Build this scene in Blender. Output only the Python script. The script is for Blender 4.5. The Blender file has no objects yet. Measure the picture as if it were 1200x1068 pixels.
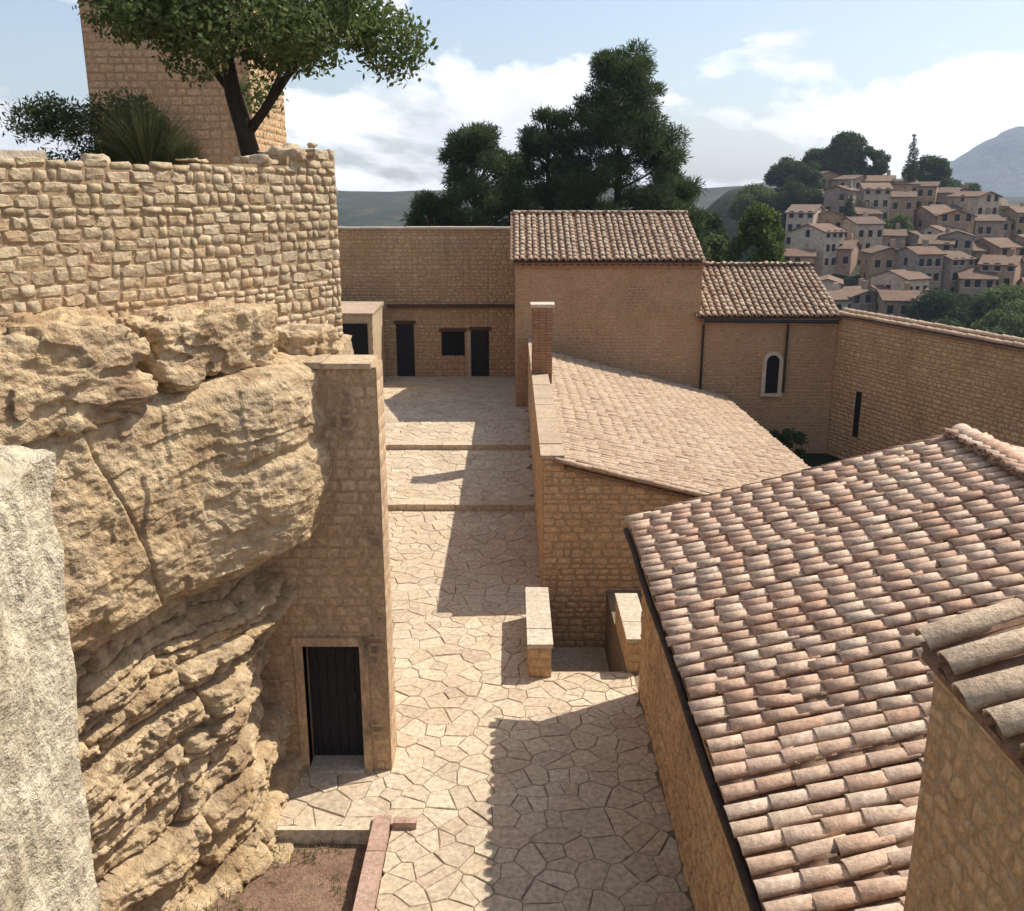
import bpy, math, random
import numpy as np
from mathutils import Vector, Matrix

random.seed(7)
RNG = np.random.default_rng(11)
SC = bpy.context.scene
COL = SC.collection

# ------------------------------------------------------------------ camera
cam_d = bpy.data.cameras.new('camera')
cam_d.sensor_width = 36.0
cam_d.lens = 33.0
cam_d.clip_start = 0.05
cam_d.clip_end = 12000
cam = bpy.data.objects.new('camera', cam_d)
COL.objects.link(cam)
cam.location = (0, 0, 8.3)
cam.rotation_euler = (math.radians(90 - 15.5), 0, 0)
SC.camera = cam

# ------------------------------------------------------------------ sun + sky
SUN_DIR = Vector((2.1, 1.15, 2.95)).normalized()       # towards the sun
SUN_EL = math.asin(SUN_DIR.z)
SUN_AZ = math.atan2(SUN_DIR.x, SUN_DIR.y)              # clockwise from +Y
sun_d = bpy.data.lights.new('sun', 'SUN')
sun_d.energy = 5.0
sun_d.angle = math.radians(0.55)
sun_d.color = (1.0, 0.94, 0.84)
sun = bpy.data.objects.new('sun', sun_d)
COL.objects.link(sun)
sun.location = (60, 35, 90)
sun.rotation_euler = (-SUN_DIR).to_track_quat('-Z', 'Y').to_euler()

world = bpy.data.worlds.new('World')
SC.world = world
world.use_nodes = True
wn, wl = world.node_tree.nodes, world.node_tree.links
wn.clear()
w_out = wn.new('ShaderNodeOutputWorld')
w_bg = wn.new('ShaderNodeBackground')
w_sky = wn.new('ShaderNodeTexSky')
w_sky.sky_type = 'NISHITA'
w_sky.sun_disc = False
w_sky.sun_elevation = SUN_EL
w_sky.sun_rotation = SUN_AZ
w_sky.air_density = 1.0
w_sky.dust_density = 1.6
w_bg.inputs['Strength'].default_value = 0.135
w_tc = wn.new('ShaderNodeTexCoord')
w_map = wn.new('ShaderNodeMapping')
w_map.inputs['Scale'].default_value = (1.0, 1.0, 2.2)
w_map.inputs['Location'].default_value = (1.7, 2.9, 0.65)
wl.new(w_tc.outputs['Generated'], w_map.inputs['Vector'])
w_n1 = wn.new('ShaderNodeTexNoise')
w_n1.inputs['Scale'].default_value = 4.0
w_n1.inputs['Detail'].default_value = 9
w_n1.inputs['Roughness'].default_value = 0.56
w_n1.inputs['Distortion'].default_value = 0.25
wl.new(w_map.outputs['Vector'], w_n1.inputs['Vector'])
w_sep = wn.new('ShaderNodeSeparateXYZ')
wl.new(w_tc.outputs['Generated'], w_sep.inputs[0])
w_el = wn.new('ShaderNodeMapRange')          # more cloud towards the horizon, as cumulus stack up with distance
w_el.inputs['From Min'].default_value = 0.0
w_el.inputs['From Max'].default_value = 0.26
w_el.inputs['To Min'].default_value = 0.17
w_el.inputs['To Max'].default_value = -0.10
wl.new(w_sep.outputs['Z'], w_el.inputs['Value'])
w_add = wn.new('ShaderNodeMath'); w_add.operation = 'ADD'
wl.new(w_n1.outputs['Fac'], w_add.inputs[0]); wl.new(w_el.outputs['Result'], w_add.inputs[1])
w_ramp = wn.new('ShaderNodeValToRGB')
w_ramp.color_ramp.elements[0].position = 0.505
w_ramp.color_ramp.elements[0].color = (0, 0, 0, 1)
w_ramp.color_ramp.elements[1].position = 0.57
w_ramp.color_ramp.elements[1].color = (1, 1, 1, 1)
wl.new(w_add.outputs[0], w_ramp.inputs['Fac'])
w_n2 = wn.new('ShaderNodeTexNoise')
w_n2.inputs['Scale'].default_value = 5.5
w_n2.inputs['Detail'].default_value = 6
wl.new(w_map.outputs['Vector'], w_n2.inputs['Vector'])
w_cc = wn.new('ShaderNodeValToRGB')
w_cc.color_ramp.elements[0].position = 0.38
w_cc.color_ramp.elements[0].color = (5.9, 5.95, 6.2, 1)
w_cc.color_ramp.elements[1].position = 0.60
w_cc.color_ramp.elements[1].color = (9.4, 9.25, 9.0, 1)
wl.new(w_n2.outputs['Fac'], w_cc.inputs['Fac'])
w_mix = wn.new('ShaderNodeMix'); w_mix.data_type = 'RGBA'
wl.new(w_ramp.outputs['Color'], w_mix.inputs['Factor'])
w_pale = wn.new('ShaderNodeMix'); w_pale.data_type = 'RGBA'      # thin high veil
w_pale.inputs['Factor'].default_value = 0.18
w_pale.inputs['B'].default_value = (5.0, 5.1, 5.3, 1)
wl.new(w_sky.outputs['Color'], w_pale.inputs['A'])
wl.new(w_pale.outputs['Result'], w_mix.inputs['A'])
wl.new(w_cc.outputs['Color'], w_mix.inputs['B'])
wl.new(w_mix.outputs['Result'], w_bg.inputs['Color'])
wl.new(w_bg.outputs['Background'], w_out.inputs['Surface'])

SC.view_settings.view_transform = 'Standard'
SC.view_settings.look = 'None'
SC.view_settings.gamma = 1.0
SC.view_settings.use_curve_mapping = False
SC.view_settings.exposure = 0.27
SC.render.engine = 'CYCLES'
SC.cycles.max_bounces = 6
SC.cycles.diffuse_bounces = 5
SC.cycles.glossy_bounces = 2
SC.cycles.transmission_bounces = 3
SC.cycles.volume_bounces = 0
SC.cycles.caustics_reflective = False
SC.cycles.caustics_refractive = False

# ------------------------------------------------------------------ helpers
WORLD = {}

def link(o, parent=None, M=None):
    COL.objects.link(o)
    M = M or Matrix.Identity(4)
    if parent is not None:
        o.parent = parent
        o.matrix_parent_inverse = WORLD[parent.name].inverted()
    o.matrix_basis = M
    WORLD[o.name] = M
    return o

def make_mesh(name, verts, faces, mat, smooth=False):
    me = bpy.data.meshes.new(name)
    me.from_pydata([tuple(v) for v in verts], [], [tuple(f) for f in faces])
    me.materials.append(mat)
    if smooth:
        me.polygons.foreach_set('use_smooth', [True] * len(me.polygons))
    me.update()
    return me

def tag(o, label=None, cat=None, group=None, kind=None):
    if label: o['label'] = label
    if cat: o['category'] = cat
    if group: o['group'] = group
    if kind: o['kind'] = kind
    return o

def thing(name, loc, label, cat, group=None):
    o = bpy.data.objects.new(name, None)
    o.empty_display_size = 0.3
    link(o, None, Matrix.Translation(loc))
    return tag(o, label, cat, group)

class MB:
    def __init__(s): s.v = []; s.f = []
    def add(s, verts, faces):
        b = len(s.v); s.v += [tuple(v) for v in verts]
        s.f += [tuple(b + i for i in f) for f in faces]; return s
    def box(s, x0, x1, y0, y1, z0, z1):
        return s.add([(x0,y0,z0),(x1,y0,z0),(x1,y1,z0),(x0,y1,z0),(x0,y0,z1),(x1,y0,z1),(x1,y1,z1),(x0,y1,z1)],
                     [(0,3,2,1),(4,5,6,7),(0,1,5,4),(1,2,6,5),(2,3,7,6),(3,0,4,7)])
    def prism(s, poly, z0, z1):
        n = len(poly)
        zt = z1 if hasattr(z1, '__len__') else [z1] * n
        vs = [(p[0], p[1], z0) for p in poly] + [(p[0], p[1], zt[i]) for i, p in enumerate(poly)]
        fs = [tuple(range(n - 1, -1, -1)), tuple(range(n, 2 * n))]
        fs += [(i, (i + 1) % n, n + (i + 1) % n, n + i) for i in range(n)]
        return s.add(vs, fs)
    def mesh(s, M, me):
        b = len(s.v)
        s.v += [tuple(M @ v.co) for v in me.vertices]
        s.f += [tuple(b + i for i in p.vertices) for p in me.polygons]
        return s
    def tube(s, pts, radii, n=8, cap=True):
        b = len(s.v); pts = [Vector(p) for p in pts]
        for i, p in enumerate(pts):
            t = (pts[min(i + 1, len(pts) - 1)] - pts[max(i - 1, 0)]).normalized()
            a = t.orthogonal().normalized() if i == 0 else (a - t * a.dot(t)).normalized()
            c = t.cross(a)
            for k in range(n):
                q = 2 * math.pi * k / n
                s.v.append(tuple(p + (a * math.cos(q) + c * math.sin(q)) * radii[i]))
        for i in range(len(pts) - 1):
            for k in range(n):
                s.f.append((b + i*n + k, b + i*n + (k+1) % n, b + (i+1)*n + (k+1) % n, b + (i+1)*n + k))
        if cap:
            s.f.append(tuple(b + k for k in range(n - 1, -1, -1)))
            s.f.append(tuple(b + (len(pts)-1)*n + k for k in range(n)))
        return s
    def build(s, name, mat, parent=None, smooth=False, **tags):
        if parent is None and tags.get('kind') != 'structure':
            xs = [v[0] for v in s.v]; ys = [v[1] for v in s.v]; zs = [v[2] for v in s.v]
            c = Vector(((min(xs)+max(xs))/2, (min(ys)+max(ys))/2, min(zs)))
            s.v = [(v[0]-c.x, v[1]-c.y, v[2]-c.z) for v in s.v]
            M = Matrix.Translation(c)
        else:
            M = None
        o = bpy.data.objects.new(name, make_mesh(name, s.v, s.f, mat, smooth))
        link(o, parent, M)
        return tag(o, **tags)

# numpy value noise -----------------------------------------------------------
_P = RNG.random((64, 64, 64))
def vnoise(x, y, z):
    xi, yi, zi = np.floor(x).astype(int), np.floor(y).astype(int), np.floor(z).astype(int)
    fx, fy, fz = x - xi, y - yi, z - zi
    fx, fy, fz = [t*t*(3-2*t) for t in (fx, fy, fz)]
    def g(a, b, c): return _P[(xi+a) & 63, (yi+b) & 63, (zi+c) & 63]
    def lp(a, b, t): return a + (b - a) * t
    return lp(lp(lp(g(0,0,0), g(1,0,0), fx), lp(g(0,1,0), g(1,1,0), fx), fy),
              lp(lp(g(0,0,1), g(1,0,1), fx), lp(g(0,1,1), g(1,1,1), fx), fy), fz) - 0.5
def fbm(x, y, z, octv=5, gain=0.5):
    r = 0; a = 1.0
    for i in range(octv):
        r = r + a * vnoise(x + 7.3*i, y + 3.1*i, z + 5.7*i); a *= gain
        x, y, z = x*2.03, y*2.03, z*2.03
    return r

def smooth01(a, b, t):
    t = np.clip((t - a) / (b - a), 0, 1); return t*t*(3-2*t)

# ------------------------------------------------------------------ materials
def nn(nt, t, **k):
    n = nt.nodes.new(t)
    for a, b in k.items(): setattr(n, a, b)
    return n

def ramp(nt, cols, pos=None):
    r = nn(nt, 'ShaderNodeValToRGB')
    e = r.color_ramp.elements
    if len(cols) == 1: cols = [cols[0], cols[0]]
    n = len(cols)
    while len(e) < n: e.new(0.5)
    for i, c in enumerate(cols):
        e[i].position = pos[i] if pos else i / max(1, n - 1)
        e[i].color = (*c, 1)
    return r

def noise(nt, vec, scale, detail=5, rough=0.6, dist=0.0):
    n = nn(nt, 'ShaderNodeTexNoise')
    n.inputs['Scale'].default_value = scale
    n.inputs['Detail'].default_value = detail
    n.inputs['Roughness'].default_value = rough
    n.inputs['Distortion'].default_value = dist
    nt.links.new(vec, n.inputs['Vector'])
    return n

def mixc(nt, fac, a, b, blend='MIX'):
    m = nn(nt, 'ShaderNodeMix', data_type='RGBA', blend_type=blend)
    for s, v in (('Factor', fac), ('A', a), ('B', b)):
        if hasattr(v, 'is_output'): nt.links.new(v, m.inputs[s])
        else: m.inputs[s].default_value = v if s == 'Factor' else (*v, 1)
    return m.outputs['Result']

def stone_mat(name, piece_cols, stain_cols, stain=0.45, stain_scale=0.8, fine=14, bump=0.5, bscale=22, rough=0.92,
              patch=None, patch_scale=1.5, patch_lo=0.55, patch_hi=0.68, stretch=(1,1,1), bdist=0.02):
    m = bpy.data.materials.new(name); m.use_nodes = True
    nt = m.node_tree; b = nt.nodes['Principled BSDF']
    b.inputs['Roughness'].default_value = rough
    b.inputs['Specular IOR Level'].default_value = 0.2
    geo = nn(nt, 'ShaderNodeNewGeometry'); oi = nn(nt, 'ShaderNodeObjectInfo')
    ad = nn(nt, 'ShaderNodeMath', operation='ADD'); fr = nn(nt, 'ShaderNodeMath', operation='FRACT')
    nt.links.new(geo.outputs['Random Per Island'], ad.inputs[0]); nt.links.new(oi.outputs['Random'], ad.inputs[1])
    nt.links.new(ad.outputs[0], fr.inputs[0])
    mp = nn(nt, 'ShaderNodeMapping'); mp.inputs['Scale'].default_value = stretch
    nt.links.new(geo.outputs['Position'], mp.inputs['Vector'])
    pos = mp.outputs['Vector']
    pc = ramp(nt, piece_cols); nt.links.new(fr.outputs[0], pc.inputs['Fac'])
    n1 = noise(nt, pos, stain_scale, 4, 0.62, 0.4)
    sc = ramp(nt, stain_cols, [0.32 + 0.36*i/max(1, len(stain_cols)-1) for i in range(len(stain_cols))])
    nt.links.new(n1.outputs['Fac'], sc.inputs['Fac'])
    c = mixc(nt, stain, pc.outputs['Color'], sc.outputs['Color'])
    n2 = noise(nt, pos, fine, 3, 0.7)
    fr2 = ramp(nt, [(0.62,)*3, (1.18,)*3], [0.3, 0.7]); nt.links.new(n2.outputs['Fac'], fr2.inputs['Fac'])
    c = mixc(nt, 1.0, c, fr2.outputs['Color'], 'MULTIPLY')
    if patch:
        n3 = noise(nt, pos, patch_scale, 4, 0.65, 0.6)
        pr = ramp(nt, [(0,)*3, (1,)*3], [patch_lo, patch_hi]); nt.links.new(n3.outputs['Fac'], pr.inputs['Fac'])
        c = mixc(nt, pr.outputs['Color'], c, patch)
    nt.links.new(c, b.inputs['Base Color'])
    nb = noise(nt, pos, bscale, 4, 0.7)
    bp = nn(nt, 'ShaderNodeBump'); bp.inputs['Strength'].default_value = bump; bp.inputs['Distance'].default_value = bdist
    nt.links.new(nb.outputs['Fac'], bp.inputs['Height']); nt.links.new(bp.outputs['Normal'], b.inputs['Normal'])
    return m

def plain_mat(name, col, rough=0.8, var=0.25, scale=8, metal=0):
    m = bpy.data.materials.new(name); m.use_nodes = True
    nt = m.node_tree; b = nt.nodes['Principled BSDF']
    b.inputs['Roughness'].default_value = rough; b.inputs['Metallic'].default_value = metal
    b.inputs['Specular IOR Level'].default_value = 0.25
    geo = nn(nt, 'ShaderNodeNewGeometry')
    n = noise(nt, geo.outputs['Position'], scale, 5)
    r = ramp(nt, [tuple(c*(1-var) for c in col), tuple(c*(1+var) for c in col)], [0.3, 0.7])
    nt.links.new(n.outputs['Fac'], r.inputs['Fac']); nt.links.new(r.outputs['Color'], b.inputs['Base Color'])
    return m

def leaf_mat(name, cols, trans=0.35):
    m = bpy.data.materials.new(name); m.use_nodes = True
    nt = m.node_tree; nt.nodes.remove(nt.nodes['Principled BSDF'])
    out = nt.nodes['Material Output']
    geo = nn(nt, 'ShaderNodeNewGeometry'); oi = nn(nt, 'ShaderNodeObjectInfo')
    n = noise(nt, geo.outputs['Position'], 1.1, 3)
    mx = nn(nt, 'ShaderNodeMath', operation='MULTIPLY_ADD')
    nt.links.new(geo.outputs['Random Per Island'], mx.inputs[0]); mx.inputs[1].default_value = 0.6
    ms = nn(nt, 'ShaderNodeMath', operation='MULTIPLY'); nt.links.new(n.outputs['Fac'], ms.inputs[0]); ms.inputs[1].default_value = 0.4
    nt.links.new(ms.outputs[0], mx.inputs[2])
    r = ramp(nt, cols); nt.links.new(mx.outputs[0], r.inputs['Fac'])
    d = nn(nt, 'ShaderNodeBsdfDiffuse'); t = nn(nt, 'ShaderNodeBsdfTranslucent'); g = nn(nt, 'ShaderNodeBsdfGlossy')
    g.inputs['Roughness'].default_value = 0.65
    nt.links.new(r.outputs['Color'], d.inputs['Color']); nt.links.new(r.outputs['Color'], t.inputs['Color'])
    a = nn(nt, 'ShaderNodeMixShader'); a.inputs[0].default_value = trans
    nt.links.new(d.outputs[0], a.inputs[1]); nt.links.new(t.outputs[0], a.inputs[2])
    c = nn(nt, 'ShaderNodeMixShader'); c.inputs[0].default_value = 0.015
    nt.links.new(a.outputs[0], c.inputs[1]); nt.links.new(g.outputs[0], c.inputs[2])
    nt.links.new(c.outputs[0], out.inputs['Surface'])
    return m

OCHRE = [(0.56,0.34,0.18),(0.64,0.41,0.22),(0.69,0.48,0.27),(0.58,0.34,0.18),(0.65,0.46,0.28)]
M_RUB = stone_mat('rubble_stone', [(0.40,0.29,0.18),(0.58,0.45,0.29),(0.50,0.37,0.22),(0.64,0.52,0.36),(0.46,0.29,0.16),(0.55,0.43,0.30),(0.34,0.25,0.17)],
                  [(0.28,0.20,0.13),(0.52,0.39,0.23),(0.60,0.48,0.31),(0.50,0.30,0.15)], 0.42, 0.8, 16, 0.9, 26)
M_ROCK = stone_mat('limestone_rock', [(0.54,0.395,0.23)], [(0.31,0.19,0.10),(0.52,0.37,0.205),(0.63,0.48,0.30),(0.51,0.335,0.165)],
                   0.75, 0.9, 6, 1.0, 11, patch=(0.26,0.17,0.10), patch_scale=0.9, patch_lo=0.50, patch_hi=0.70, bdist=0.06)
M_PALE = stone_mat('pale_rough_stone', [(0.60,0.51,0.36)], [(0.36,0.28,0.17),(0.60,0.51,0.36),(0.68,0.59,0.43)],
                   0.75, 1.6, 9, 1.0, 14, patch=(0.30,0.25,0.17), patch_scale=3.0, patch_lo=0.56, patch_hi=0.74, bdist=0.05)
M_WALL = stone_mat('ochre_wall_stone', OCHRE, [(0.40,0.25,0.13),(0.60,0.39,0.21),(0.66,0.46,0.27)], 0.5, 0.45, 18, 0.8, 30,
                   patch=(0.28,0.19,0.12), patch_scale=.7, patch_lo=.58, patch_hi=.78, stretch=(1,1,.7))
M_WALLR = stone_mat('red_ochre_wall_stone', [(0.48,0.28,0.16),(0.54,0.34,0.20),(0.43,0.24,0.13),(0.58,0.40,0.24)],
                    [(0.38,0.22,0.12),(0.52,0.31,0.18),(0.56,0.37,0.22)], 0.5, 0.4, 18, 0.7, 30,
                    patch=(0.26,0.17,0.11), patch_scale=.5, patch_lo=.54, patch_hi=.78, stretch=(1,1,.6))
M_MORT = stone_mat('lime_mortar', [(0.48,0.33,0.19)], [(0.36,0.24,0.14),(0.52,0.37,0.22)], 0.5, 1.2, 24, 0.8, 40)
M_MORTD = stone_mat('earth_mortar', [(0.22,0.15,0.09)], [(0.14,0.09,0.05),(0.28,0.20,0.12)], 0.5, 1.2, 24, 0.8, 40)
M_ASH = stone_mat('ashlar_stone', [(0.58,0.39,0.24),(0.62,0.43,0.27),(0.53,0.35,0.21),(0.65,0.47,0.30)],
                  [(0.30,0.20,0.12),(0.50,0.34,0.20),(0.55,0.40,0.25)], 0.5, 1.1, 18, 0.6, 30,
                  patch=(0.15,0.11,0.08), patch_scale=1.2, patch_lo=0.58, patch_hi=0.72, stretch=(1,1,0.55))
M_FLAG = stone_mat('flagstone', [(0.50,0.39,0.26),(0.62,0.51,0.36),(0.55,0.42,0.30),(0.67,0.57,0.41),(0.58,0.43,0.30),(0.46,0.36,0.26),(0.64,0.53,0.39)],
                   [(0.42,0.33,0.23),(0.58,0.47,0.33),(0.65,0.55,0.41)], 0.38, 0.8, 12, 0.5, 30)
M_JOINT = stone_mat('paving_joint', [(0.25,0.19,0.13)], [(0.17,0.13,0.09),(0.30,0.23,0.16)], 0.5, 2, 30, 0.6, 50)
M_CAP = stone_mat('coping_stone', [(0.60,0.50,0.38),(0.66,0.56,0.44)], [(0.44,0.35,0.25),(0.62,0.52,0.40)], 0.5, 1.6, 16, 0.6, 30)
M_COPE = stone_mat('worn_coping', [(0.50,0.38,0.26),(0.56,0.43,0.30),(0.46,0.34,0.23)], [(0.34,0.25,0.17),(0.52,0.40,0.27)], 0.5, 1.6, 16, 0.8, 30)
M_TILE = stone_mat('roof_tile', [(0.66,0.43,0.29),(0.73,0.55,0.40),(0.60,0.35,0.23),(0.75,0.60,0.45),(0.70,0.48,0.34),(0.53,0.30,0.19),(0.74,0.56,0.42),(0.66,0.39,0.26),(0.72,0.52,0.38)],
                   [(0.42,0.28,0.19),(0.60,0.44,0.32),(0.66,0.54,0.42)], 0.3, 2.2, 16, 0.5, 40,
                   patch=(0.44,0.33,0.23), patch_scale=5.0, patch_lo=0.56, patch_hi=0.70)
M_TILEP = stone_mat('pale_roof_tile', [(0.47,0.33,0.22),(0.54,0.40,0.28),(0.41,0.27,0.17),(0.58,0.44,0.31),(0.37,0.24,0.16)],
                    [(0.36,0.25,0.17),(0.50,0.36,0.25),(0.56,0.43,0.30)], 0.4, 0.8, 16, 0.5, 40)
M_TILEG = stone_mat('weathered_roof_tile', [(0.46,0.33,0.24),(0.40,0.24,0.16),(0.56,0.44,0.32),(0.33,0.22,0.16)],
                    [(0.26,0.20,0.14),(0.44,0.33,0.23),(0.50,0.40,0.28)], 0.4, 0.7, 16, 0.5, 40)
M_CHAN = stone_mat('channel_tile', [(0.20,0.115,0.075),(0.27,0.16,0.10)], [(0.18,0.11,0.07),(0.30,0.20,0.13)], 0.4, 2, 16, 0.4, 40)  # dark base colour puts extra shade into the gaps between tile rows
M_TILEB = stone_mat('lichened_roof_tile', [(0.58,0.43,0.29),(0.63,0.48,0.34)], [(0.42,0.29,0.19),(0.59,0.44,0.30),(0.64,0.51,0.37)], 0.6, 3.5, 22, 0.9, 45,
                    patch=(0.38,0.29,0.19), patch_scale=7, patch_lo=0.55, patch_hi=0.68)
M_BRICK = stone_mat('chimney_brick', [(0.38,0.20,0.12),(0.45,0.25,0.15),(0.33,0.17,0.10)], [(0.28,0.15,0.09),(0.44,0.26,0.16)], 0.4, 2, 20, 0.5, 40)
M_KERB = stone_mat('kerb_stone', [(0.46,0.28,0.21),(0.52,0.35,0.27),(0.42,0.25,0.18)], [(0.34,0.21,0.15),(0.55,0.40,0.31)], 0.45, 2.5, 18, 0.6, 40)
M_SOIL = stone_mat('red_soil', [(0.30,0.18,0.12)], [(0.20,0.12,0.08),(0.33,0.20,0.14),(0.30,0.22,0.13)], 0.8, 1.6, 12, 1.0, 25, bdist=0.05)
M_DARK = plain_mat('painted_interior_shade', (0.012,0.011,0.010), 0.9)  # near-black colour stands in for the shade inside openings
M_WOOD = plain_mat('dark_wood', (0.022,0.020,0.022), 0.7, 0.5, 30)
M_WOODB = plain_mat('brown_wood', (0.10,0.055,0.03), 0.75, 0.4, 25)
M_METAL = plain_mat('old_iron', (0.05,0.045,0.04), 0.5, 0.3, 30, 0.6)
M_GUT = plain_mat('rusty_gutter', (0.045,0.028,0.018), 0.7, 0.5, 12)
M_GLASS = plain_mat('dark_window_glass', (0.02,0.022,0.026), 0.15, 0.2, 10)
M_BARK = stone_mat('tree_bark', [(0.06,0.042,0.03)], [(0.035,0.025,0.018),(0.09,0.065,0.045)], 0.6, 6, 30, 1.0, 40, stretch=(1,1,0.3))
M_LEAF = leaf_mat('tree_leaf', [(0.035,0.06,0.018),(0.085,0.12,0.034),(0.14,0.175,0.055),(0.25,0.27,0.12)], 0.4)
M_PINE = leaf_mat('pine_needle', [(0.030,0.050,0.020),(0.055,0.085,0.028),(0.095,0.13,0.042)], 0.35)
M_BUSH = leaf_mat('bush_leaf', [(0.026,0.044,0.018),(0.045,0.070,0.024),(0.075,0.105,0.035)], 0.3)
M_OLIVE = leaf_mat('olive_leaf', [(0.05,0.065,0.026),(0.09,0.11,0.04),(0.15,0.165,0.07)], 0.4)
M_LIME = leaf_mat('light_leaf', [(0.06,0.095,0.022),(0.10,0.14,0.03),(0.15,0.18,0.045)], 0.35)
M_GRASS = leaf_mat('grass_blade', [(0.13,0.16,0.055),(0.21,0.22,0.085),(0.32,0.29,0.14)], 0.5)
M_TERR = stone_mat('hillside_scrub', [(0.05,0.06,0.03)], [(0.016,0.024,0.015),(0.030,0.038,0.020),(0.085,0.07,0.042)], 0.95, 0.05, 0.4, 0.6, 0.6, bdist=1.0)
M_HILL = stone_mat('wooded_hill', [(0.03,0.04,0.03)], [(0.016,0.024,0.018),(0.032,0.042,0.028),(0.06,0.062,0.042)], 0.9, 0.012, 0.06, 0.8, 0.08, bdist=8)
M_MOUNT = stone_mat('bare_mountain', [(0.08,0.08,0.075)], [(0.045,0.055,0.045),(0.085,0.085,0.08),(0.15,0.14,0.13)], 0.9, 0.004, 0.03, 0.8, 0.03, bdist=20)

# ------------------------------------------------------------------ piece generators
def clip(poly, nx, ny, c):              # keep nx*x+ny*y <= c
    out = []
    for i in range(len(poly)):
        p, q = poly[i], poly[(i+1) % len(poly)]
        a = nx*p[0] + ny*p[1] - c; b = nx*q[0] + ny*q[1] - c
        if a <= 0: out.append(p)
        if (a < 0 < b) or (b < 0 < a):
            s = a / (a - b); out.append((p[0] + s*(q[0]-p[0]), p[1] + s*(q[1]-p[1])))
    return out

def voronoi_cells(x0, x1, y0, y1, sp, rnd, jx=.46, jy=.42, drop=0.0):
    nx = int((x1-x0)/sp) + 3; ny = int((y1-y0)/sp) + 3
    S = {}
    for i in range(nx):
        for j in range(ny):
            if rnd.random() < drop: continue
            S[i, j] = (x0 + (i-1)*sp + rnd.uniform(-jx,jx)*sp + (j % 2)*sp*.5, y0 + (j-1)*sp + rnd.uniform(-jy,jy)*sp)
    for (i, j), (sx, sy) in S.items():
        poly = [(sx-1.6*sp, sy-1.6*sp), (sx+1.6*sp, sy-1.6*sp), (sx+1.6*sp, sy+1.6*sp), (sx-1.6*sp, sy+1.6*sp)]
        for a in range(-3, 4):
            for b in range(-2, 3):
                if (a or b) and (i+a, j+b) in S:
                    qx, qy = S[i+a, j+b]
                    poly = clip(poly, qx-sx, qy-sy, (qx*qx+qy*qy-sx*sx-sy*sy)/2)
        yield sx, sy, poly

def shrink(poly, d):
    cx = sum(p[0] for p in poly)/len(poly); cy = sum(p[1] for p in poly)/len(poly)
    q = poly
    n = len(poly); P = list(poly)
    for i in range(n):
        (ax, ay), (bx, by) = poly[i], poly[(i+1) % n]
        ex, ey = bx-ax, by-ay; L = math.hypot(ex, ey)
        if L < 1e-5: continue
        nx, ny = ey/L, -ex/L
        if nx*(cx-ax) + ny*(cy-ay) > 0: nx, ny = -nx, -ny
        q = clip(q, nx, ny, nx*ax + ny*ay - d)
        if len(q) < 3: return []
    return q

def parea(p): return abs(sum(p[i][0]*p[(i+1)%len(p)][1]-p[(i+1)%len(p)][0]*p[i][1] for i in range(len(p))))/2


def stone_variant(k, mat, bulge=0.35, irregular=0.10, ang=False):
    r = random.Random(100 + k)
    per = [(-.5,-.5),(0,-.5),(.5,-.5),(.5,0),(.5,.5),(0,.5),(-.5,.5),(-.5,0)]
    P = []
    for i, (a, b) in enumerate(per):
        j = irregular if i % 2 == 0 else irregular * 0.5
        P.append((a - math.copysign(r.random()*j, a) if a else r.uniform(-.12,.12),
                  b - math.copysign(r.random()*j, b) if b else r.uniform(-.12,.12)))
    v = []; f = []
    for a, b in P: v.append((a, 0, b))
    for a, b in P: v.append((a, 0.62 + r.uniform(-.08,.08), b))
    ia, ib = (0.88, 0.84) if ang else (0.78, 0.74)
    for a, b in P: v.append((a*ia, 0.92 + r.uniform(-.1,.1)*(2.5 if ang else 1), b*ib))
    v.append((r.uniform(-.1,.1), 0.95 + bulge * r.uniform(-.2, 0.5), r.uniform(-.1,.1)))
    for ring in (0, 8):
        for i in range(8):
            f.append((ring+i, ring+(i+1)%8, ring+8+(i+1)%8, ring+8+i))
    for i in range(8): f.append((16+i, 16+(i+1)%8, 24))
    return make_mesh('stone', v, f, mat, not ang)
_SV = {}
def stone_set(mat, irregular, ang=False):
    key = (mat.name, irregular, ang)
    if key not in _SV: _SV[key] = [stone_variant(k, mat, 0.35, irregular, ang) for k in range(14)]
    return _SV[key]

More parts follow.
